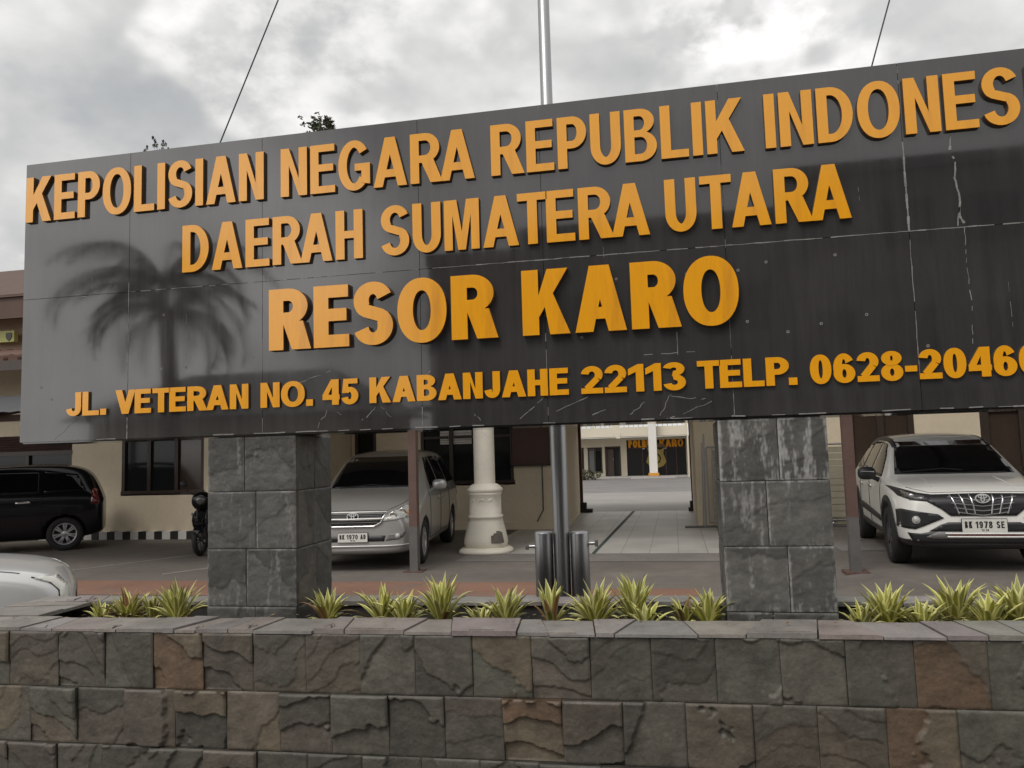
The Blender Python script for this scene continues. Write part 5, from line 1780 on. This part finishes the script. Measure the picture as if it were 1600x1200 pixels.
c.strip('bonnet_seam', [(-.70, 1.00), (-.50, .945), (0, .955), (.50, .945), (.70, 1.00)], .008, 'front', M_CBLACK, .001)
c.strip('bonnet_crease', [(.44, .99), (.40, 1.10)], .012, 'front', M_CWHITE, .001, mirror=True)
c.plate('BK 1978 SE', '12 28', 0, .565, .45, .145)
c.mirror(.985, 1.46, 1.15, M_CBLACK)
for sx in (-1, 1):
    mb = MB(); mb.tube([(sx * .90, 1.392, 1.09), (sx * 1.07, 1.385, 1.095)], .010, 6); mb.build('mirror_trim', M_CHROME, suv)
for x, y, st in ((.755, .86, 0), (-.755, .86, 0), (.755, 3.55, 0), (-.755, 3.55, 0)):
    c.wheel(x, y, .345, .215, 6, M_DALLOY, st, .07)

# ---- black people carrier, tail towards the passage
blk = empty('people_carrier', (-14.78, 11.70, 0), R(-53), 'black people carrier parked side-on by the striped kerb at the left edge', 'car')
ST = [(0.00, .30, .62, .60, .56, .74, .76), (.06, .25, .76, .64, .66, .79, .81), (.22, .22, .845, .70, .74, .88, .91), (.60, .20, .87, .86, .75, .97, 1.01),
      (1.05, .20, .875, .96, .75, 1.04, 1.08), (1.4, .20, .875, 1.0, .69, 1.26, 1.30), (1.9, .20, .875, 1.02, .61, 1.52, 1.56), (2.4, .20, .875, 1.03, .59, 1.60, 1.645),
      (3.3, .20, .875, 1.04, .58, 1.61, 1.66), (3.75, .21, .872, 1.05, .57, 1.57, 1.61), (3.98, .24, .86, 1.05, .55, 1.44, 1.48), (4.10, .27, .845, 1.02, .56, 1.20, 1.23), (4.18, .31, .81, .9, .58, 1.0, 1.02), (4.21, .36, .75, .78, .6, .88, .9)]
c = Car('people_carrier', blk, ST, M_CBLK, [(.84, .315, .36), (3.55, .315, .36)], .315, 1.50)
c.patch('windscreen', [(-.66, 1.10), (.66, 1.10), (.56, 1.52), (-.56, 1.52)], 'front', M_CGLASS, .006, cell=.1)
for pts in ([(1.55, 1.07), (2.25, 1.08), (2.28, 1.50), (2.02, 1.49), (1.80, 1.36)], [(2.33, 1.08), (3.12, 1.09), (3.12, 1.52), (2.36, 1.505)], [(3.19, 1.09), (3.90, 1.14), (3.74, 1.44), (3.19, 1.52)]):
    c.patch('side_window', pts, 'left', M_CGLASS, .006, mirror=True)
for x in (1.35, 2.29, 3.16):
    c.strip('door_seam', [(x, .34), (x, 1.04)], .010, 'left', mat('seam_black', (.002, .002, .002), .8), .0015, mirror=True)
for x in (2.15, 2.86):
    c.patch('door_handle', [(x - .12, .915), (x + .12, .915), (x + .12, .955), (x - .12, .955)], 'left', M_CHROME, .03, .03, mirror=True)
c.patch('tail_lamp', [(3.98, .86), (4.13, .86), (4.09, 1.14), (4.0, 1.16)], 'left', M_RED, .008, mirror=True)
c.strip('waist_line', [(.9, .93), (2.5, .985), (4.15, 1.0)], .012, 'left', M_CBLK, .004, mirror=True)
c.patch('headlight', [(.45, .74), (.60, .84), (.78, .90), (.80, .78), (.60, .72)], 'front', M_LENS, .008, mirror=True)
c.patch('grille', [(-.40, .76), (.40, .76), (.36, .66), (-.36, .66)], 'front', M_CGREY, .008)
for x, y in ((.755, .84), (-.755, .84), (.755, 3.55), (-.755, 3.55)):
    c.wheel(x, y, .315, .20, 7, M_ALLOY, 0, .03, True)

# ---- pearl silver car beside the planter, only its nose in view
sed = empty('sedan', (-5.26, 6.21, 0), R(130.5), 'silver-white car beside the planter with only its rounded front corner and wrap-round lamp showing', 'car')
ST = [(0.00, .30, .60, .52, .52, .62, .64), (.05, .25, .72, .60, .60, .71, .74), (.16, .22, .80, .70, .68, .80, .835), (.36, .20, .84, .79, .73, .865, .90), (.75, .19, .855, .85, .765, .91, .95),
      (1.10, .19, .86, .88, .755, .94, .98), (1.35, .19, .86, .91, .70, 1.08, 1.12), (1.75, .19, .86, .93, .61, 1.34, 1.37), (2.2, .19, .86, .94, .57, 1.43, 1.47), (3.0, .19, .86, .95, .56, 1.43, 1.47),
      (3.5, .20, .855, .96, .58, 1.24, 1.28), (3.9, .22, .84, .95, .66, 1.0, 1.04), (4.25, .26, .80, .88, .66, .95, .98), (4.35, .32, .74, .75, .6, .85, .88)]
c = Car('sedan', sed, ST, M_PWHITE, [(.88, .31, .355), (3.45, .31, .355)], .31, 1.48, zs=.90)
c.patch('windscreen', [(-.66, .99), (.66, .99), (.55, 1.34), (-.55, 1.34)], 'front', M_CGLASS, .006, cell=.1)
for pts in ([(1.45, .97), (2.3, .98), (2.3, 1.34), (2.0, 1.32)], [(2.36, .98), (3.3, 1.0), (3.0, 1.34), (2.36, 1.34)]):
    c.patch('side_window', pts, 'right', M_CGLASS, .006, mirror=True)
c.patch('headlight', [(.05, .60), (.115, .59), (.125, .68), (.18, .745), (.30, .80), (.24, .815), (.14, .79), (.07, .72)], 'right', mat('pale_lamp_lens', (0.60, 0.60, 0.54), 0.15, coat=1.0), .008, .012, .02, mirror=True)
c.strip('headlight_seam', [(.32, .815), (.19, .75), (.13, .68), (.118, .57), (.125, .42)], .012, 'right', M_CBLACK, .003, mirror=True)
c.strip('bumper_seam', [(.06, .545), (.20, .545)], .010, 'right', M_CBLACK, .002, mirror=True)
c.strip('bonnet_seam', [(-.735, .40), (-.72, .8), (-.71, 1.08)], .010, 'top', M_CBLACK, .001, mirror=True)
c.patch('grille', [(-.40, .60), (.40, .60), (.36, .50), (-.36, .50)], 'front', M_CBLACK, .006)
for x, y in ((.75, .88), (-.75, .88), (.75, 3.45), (-.75, 3.45)):
    c.wheel(x, y, .31, .195, 6, M_ALLOY, 0, .05)


# ------------------------------------------------------------------ motorcycle, half hidden by the left pillar
mc = empty('motorcycle', (-8.04, 12.35, 0), R(24), 'black motorcycle parked nose-out, half hidden by the left stone pillar', 'motorcycle')
def mwheel(y, steer):
    mb = MB()
    r_ = .29
    mb.lathe([(r_ - .07, -.035), (r_ - .02, -.045), (r_, -.015), (r_, .015), (r_ - .02, .045), (r_ - .07, .035), (r_ - .07, -.035)], n=36, axis='x')
    w_ = mb.build('wheel', M_RUBBER, mc, (0, y, r_)); w_.rotation_euler = (0, 0, steer)
    mb = MB()
    mb.lathe([(r_ - .065, -.03), (r_ - .085, 0), (r_ - .065, .03)], n=30, axis='x')
    mb.lathe([(.03, -.06), (.03, .06)], n=12, axis='x')
    for k in range(6):
        M = Matrix.Rotation(2 * PI * k / 6, 4, 'X')
        mb.obox(M @ Matrix.Translation((0, 0, .12)), .02, .03, .20)
    mb.build('rim', M_DALLOY, w_)
mwheel(0, R(-12)); mwheel(1.25, 0)
mb = MB()
for sx in (-1, 1):
    mb.tube([(sx * .075, .0, .29), (sx * .075, .20, .80), (sx * .05, .24, .92)], [.024, .022, .02], 8)
mb.build('fork', M_CBLACK, mc)
mb = MB()
n = 14
pts = []
for i in range(n + 1):
    t = R(20 + 130 * i / n)
    pts.append((0, -math.cos(t) * -.345 * -1, .29 + .345 * math.sin(t)))
for k in range(n):
    a_, b_ = pts[k], pts[k + 1]
    mb.add([(-.06, a_[1], a_[2]), (.06, a_[1], a_[2]), (.06, b_[1], b_[2]), (-.06, b_[1], b_[2]), (-.06, a_[1], a_[2] - .012), (.06, a_[1], a_[2] - .012), (.06, b_[1], b_[2] - .012), (-.06, b_[1], b_[2] - .012)],
           [(0, 1, 2, 3), (7, 6, 5, 4), (0, 3, 7, 4), (2, 1, 5, 6)], 0, True)
mb.build('mudguard', M_CBLK, mc)
def blobmesh(name, prof, m, parent):
    """closed body from rings (y, z, half width, half height)"""
    mb = MB()
    nn = 16
    vs, fs = [], []
    for y, z, hw, hh in prof:
        for k in range(nn):
            t = 2 * PI * k / nn
            vs.append((hw * math.cos(t), y, z + hh * math.sin(t)))
    for i in range(len(prof) - 1):
        for k in range(nn):
            fs.append((i * nn + k, (i + 1) * nn + k, (i + 1) * nn + (k + 1) % nn, i * nn + (k + 1) % nn))
    mb.add(vs, fs, 0, True)
    mb.add(vs[:nn], [tuple(range(nn))]); mb.add(vs[-nn:], [tuple(range(nn))[::-1]])
    return mb.build(name, m, parent)
blobmesh('front_fairing', [(.02, .98, .05, .04), (.04, .95, .13, .13), (.12, .93, .17, .17), (.22, .92, .17, .17), (.32, .93, .12, .12)], M_CBLK, mc)
blobmesh('leg_shield', [(.14, .62, .08, .14), (.20, .60, .17, .22), (.34, .58, .20, .24), (.48, .56, .12, .16)], M_CBLK, mc)
blobmesh('fuel_tank', [(.30, .80, .06, .06), (.40, .80, .13, .12), (.60, .78, .15, .12), (.80, .74, .10, .08)], M_CBLK, mc)
blobmesh('seat', [(.72, .78, .06, .03), (.80, .78, .13, .05), (1.2, .80, .14, .05), (1.45, .84, .10, .05), (1.5, .85, .04, .03)], M_CBLACK, mc)
blobmesh('tail', [(1.0, .68, .12, .07), (1.3, .72, .12, .07), (1.6, .80, .06, .05), (1.7, .83, .02, .02)], M_CBLK, mc)
blobmesh('engine', [(.42, .36, .10, .10), (.50, .36, .16, .15), (.80, .36, .16, .14), (.9, .36, .08, .08)], M_DALLOY, mc)
mb = MB(); mb.lathe([(0, -.03), (.06, -.025), (.085, .0), (.09, .03)], (0, .02, .95), 18, axis='y'); mb.build('headlight', M_DLENS, mc)
mb = MB(); mb.tube([(-.36, .38, 1.06), (-.20, .26, 1.05), (0, .24, 1.0), (.20, .26, 1.05), (.36, .38, 1.06)], .014, 8)
for sx in (-1, 1): mb.tube([(sx * .25, .30, 1.055), (sx * .37, .39, 1.06)], .02, 8)
mb.build('handlebar', M_CBLACK, mc)
for sx in (-1, 1):
    mb = MB(); mb.tube([(sx * .24, .29, 1.06), (sx * .30, .26, 1.20)], .007, 6)
    mb.lathe([(0, -.012), (.05, -.012), (.06, 0), (.05, .014), (0, .014)], (sx * .32, .26, 1.23), 14, axis='y'); mb.build('mirror', M_CBLACK, mc)
    loc = (sx * .16, .16, .70)
    mb = MB(); mb.lathe([(0, -.04), (.02, -.03), (.028, .0), (.02, .03)], loc, 12, axis='y'); mb.build('indicator', M_LENS, mc)
mb = MB(); mb.tube([(.13, .6, .28), (.15, 1.0, .32), (.16, 1.45, .46)], [.03, .04, .045], 10); mb.build('exhaust', M_DALLOY, mc)
mb = MB()
for p_ in ([(0, .26, .9), (0, .5, .66), (0, .85, .58), (0, 1.25, .29)], [(0, .5, .5), (0, .85, .30), (.07, 1.25, .29)], [(-.07, .85, .30), (-.07, 1.25, .29)]): mb.tube(p_, .022, 8)
mb.tube([(.05, .85, .30), (.30, .95, .02)], .012, 6)
mb.build('chassis', M_CBLACK, mc)


# ------------------------------------------------------------------ across the street, seen mirrored in the granite
def palm(x, y, h, cr, seed, label):
    rnd = random.Random(seed)
    t = empty('palm_tree', (x, y, 0), 0, label, 'palm tree')
    mb = MB()
    pts = [(0.10 * math.sin(i * .5), .05 * i / 8, h * i / 10) for i in range(11)]
    mb.tube(pts, [.20 - .008 * i for i in range(11)], 12)
    for i in range(22):
        z = h * (i + .5) / 22
        mb.lathe([(.185 - .0038 * i, -.012), (.202 - .0038 * i, 0), (.185 - .0038 * i, .012)], (.10 * math.sin(z / h * 5), .05 * z / h * 10 / 8, z), 12)
    mb.build('trunk', M_BARK, t)
    mb = MB()
    top = Vector(pts[-1])
    nf = 22
    for i in range(nf):
        a_ = 2.39996 * i + rnd.uniform(-.2, .2)
        d = Vector((math.cos(a_), math.sin(a_), 0))
        e_ = R(72 - 78 * (i / nf) + rnd.uniform(-8, 8))
        L_ = cr * rnd.uniform(.9, 1.15)
        p = top.copy()
        sp = [p.copy()]
        n = 16
        for k in range(n):
            p = p + (d * math.cos(e_) + Vector((0, 0, 1)) * math.sin(e_)) * (L_ / n)
            e_ -= R(6.5 + 2.5 * rnd.random())
            sp.append(p.copy())
        g = rnd.uniform(.8, 1.15)
        mb.tube(sp, [.028 * (1 - .85 * k / n) for k in range(n + 1)], 5, 0, True, (.06 * g, .07 * g, .03))
        side = d.cross(Vector((0, 0, 1)))
        for k in range(2, n + 1):
            for sg in (-1, 1):
                for sub in (0, .33, .66):
                    q = sp[k - 1].lerp(sp[k], sub)
                    ll = cr * .24 * math.sin(PI * min(1, .12 + .86 * k / n)) ** .6 * rnd.uniform(.85, 1.1)
                    tip = q + side * sg * ll * .75 + d * ll * .35 - Vector((0, 0, 1)) * ll * rnd.uniform(.45, .8)
                    w_ = d * .018
                    mb.add([q - w_, q + w_, tip], [(0, 1, 2)], 0, False, (.045 * g, .058 * g, .022))
    mb.build('crown', M_TREE, t)


palm(-13.6, -11.6, 6.6, 3.5, 31, 'palm tree across the street, mirrored in the left end of the granite sign')
palm(-14.6, -13.4, 6.1, 2.9, 32, 'second palm tree across the street, its trunk mirrored beside the first in the granite')


def shop(x0, x1, y, h, m, label, storeys, seed, sign_m):
    rnd = random.Random(seed)
    b = empty('shophouse', ((x0 + x1) / 2, y, 0), 0, label, 'building')
    hw = (x1 - x0) / 2
    mb = MB()
    mb.box(-hw, hw, -9, 0, 0, h)
    mb.box(-hw - .05, hw + .05, -.2, .12, h, h + .35)
    mb.build('wall', m, b)
    sh = h / storeys
    mb = MB(); mb.box(-hw + .3, hw - .3, .003, .06, .1, 2.6)
    for i in range(18): mb.box(-hw + .3, hw - .3, .06, .075, .14 + i * .135, .22 + i * .135)
    mb.build('roller_shutter', M_GREYP, b)
    mb = MB(); mb.box(-hw - .1, hw + .1, .0, 1.5, 2.95, 3.07); mb.build('canopy', M_METROOF, b)
    nw = max(2, int(hw * 2 / 2.2))
    for k in range(1, storeys):
        for i in range(nw):
            cx_ = -hw + (i + .5) * 2 * hw / nw
            mb = MB()
            mb.box(cx_ - .75, cx_ + .75, .003, .05, k * sh + .9, k * sh + 2.3)
            w_ = mb.build('window', M_DWOOD, b)
            mb = MB(); mb.box(cx_ - .66, cx_ - .03, .051, .06, k * sh + .98, k * sh + 2.22); mb.box(cx_ + .03, cx_ + .66, .051, .06, k * sh + .98, k * sh + 2.22)
            mb.build('pane', M_GLASS, w_)
    return b


shop(-7.4, -4.5, -16, 7.6, M_RBRICK, 'narrow reddish shophouse across the street, mirrored in the middle of the sign', 2, 1, None)
shop(-4.4, 3.5, -16, 8.2, M_GWALL, 'wide dark grey shophouse across the street with a row of shuttered shops', 2, 2, None)
shop(3.6, 12.5, -16.5, 9.5, M_GWALL, 'tall dark grey shophouse across the street, three storeys high', 3, 3, None)
shop(12.6, 26, -16, 8.0, M_RBRICK, 'long reddish shophouse across the street opposite the right end of the sign', 2, 4, None)
ho = empty('street_house', (-15.5, -17, 0), 0, 'low pale house with a dark roof across the street behind the palms', 'house')
mb = MB(); mb.box(-5, 5, -6, 0, 0, 3.3); mb.build('wall', M_CREAMB, ho)
mb = MB()
mb.add([(-5.6, .8, 3.15), (5.6, .8, 3.15), (3, -3, 5.0), (-3, -3, 5.0), (-5.6, -6.8, 3.15), (5.6, -6.8, 3.15)], [(0, 1, 2, 3), (1, 5, 2), (5, 4, 3, 2), (4, 0, 3), (0, 4, 5, 1)])
mb.build('roof', M_METROOF, ho)
for x in (-2.5, 2.5):
    window(ho, x - .8, x + .8, 1.0, 2.3, -.10, 2)


# dry leaves and crumbs of soil lying on the slate edge and in the bed
rnd = random.Random(77)
mb = MB()
for _ in range(150):
    x = rnd.uniform(PX0 + .35, PX1 - .35)
    y = rnd.choice([rnd.uniform(3.72, 4.15), rnd.uniform(3.62, 3.75), rnd.uniform(3.55, 3.70)])
    z = (.838 if y < 3.76 else .775) + TILT * x
    if any(a_ - .05 < x < b_ + .05 for a_, b_ in ((-2.475, -1.958), (.207, .70))) and y > 3.8: continue
    s_ = rnd.uniform(.005, .018)
    a_ = rnd.uniform(0, 2 * PI)
    d1 = Vector((math.cos(a_), math.sin(a_), rnd.uniform(-.1, .25))) * s_
    d2 = Vector((-math.sin(a_), math.cos(a_), rnd.uniform(-.1, .2))) * s_ * .4
    c_ = rnd.choice([(.16, .09, .04), (.22, .15, .07), (.09, .06, .035), (.28, .22, .10)])
    p = Vector((x, y, z))
    mb.add([p - d1, p + d2, p + d1, p - d2], [(0, 1, 2, 3)], 0, False, c_)
tag(mb.build('leaf_litter', M_TREE), kind='stuff')
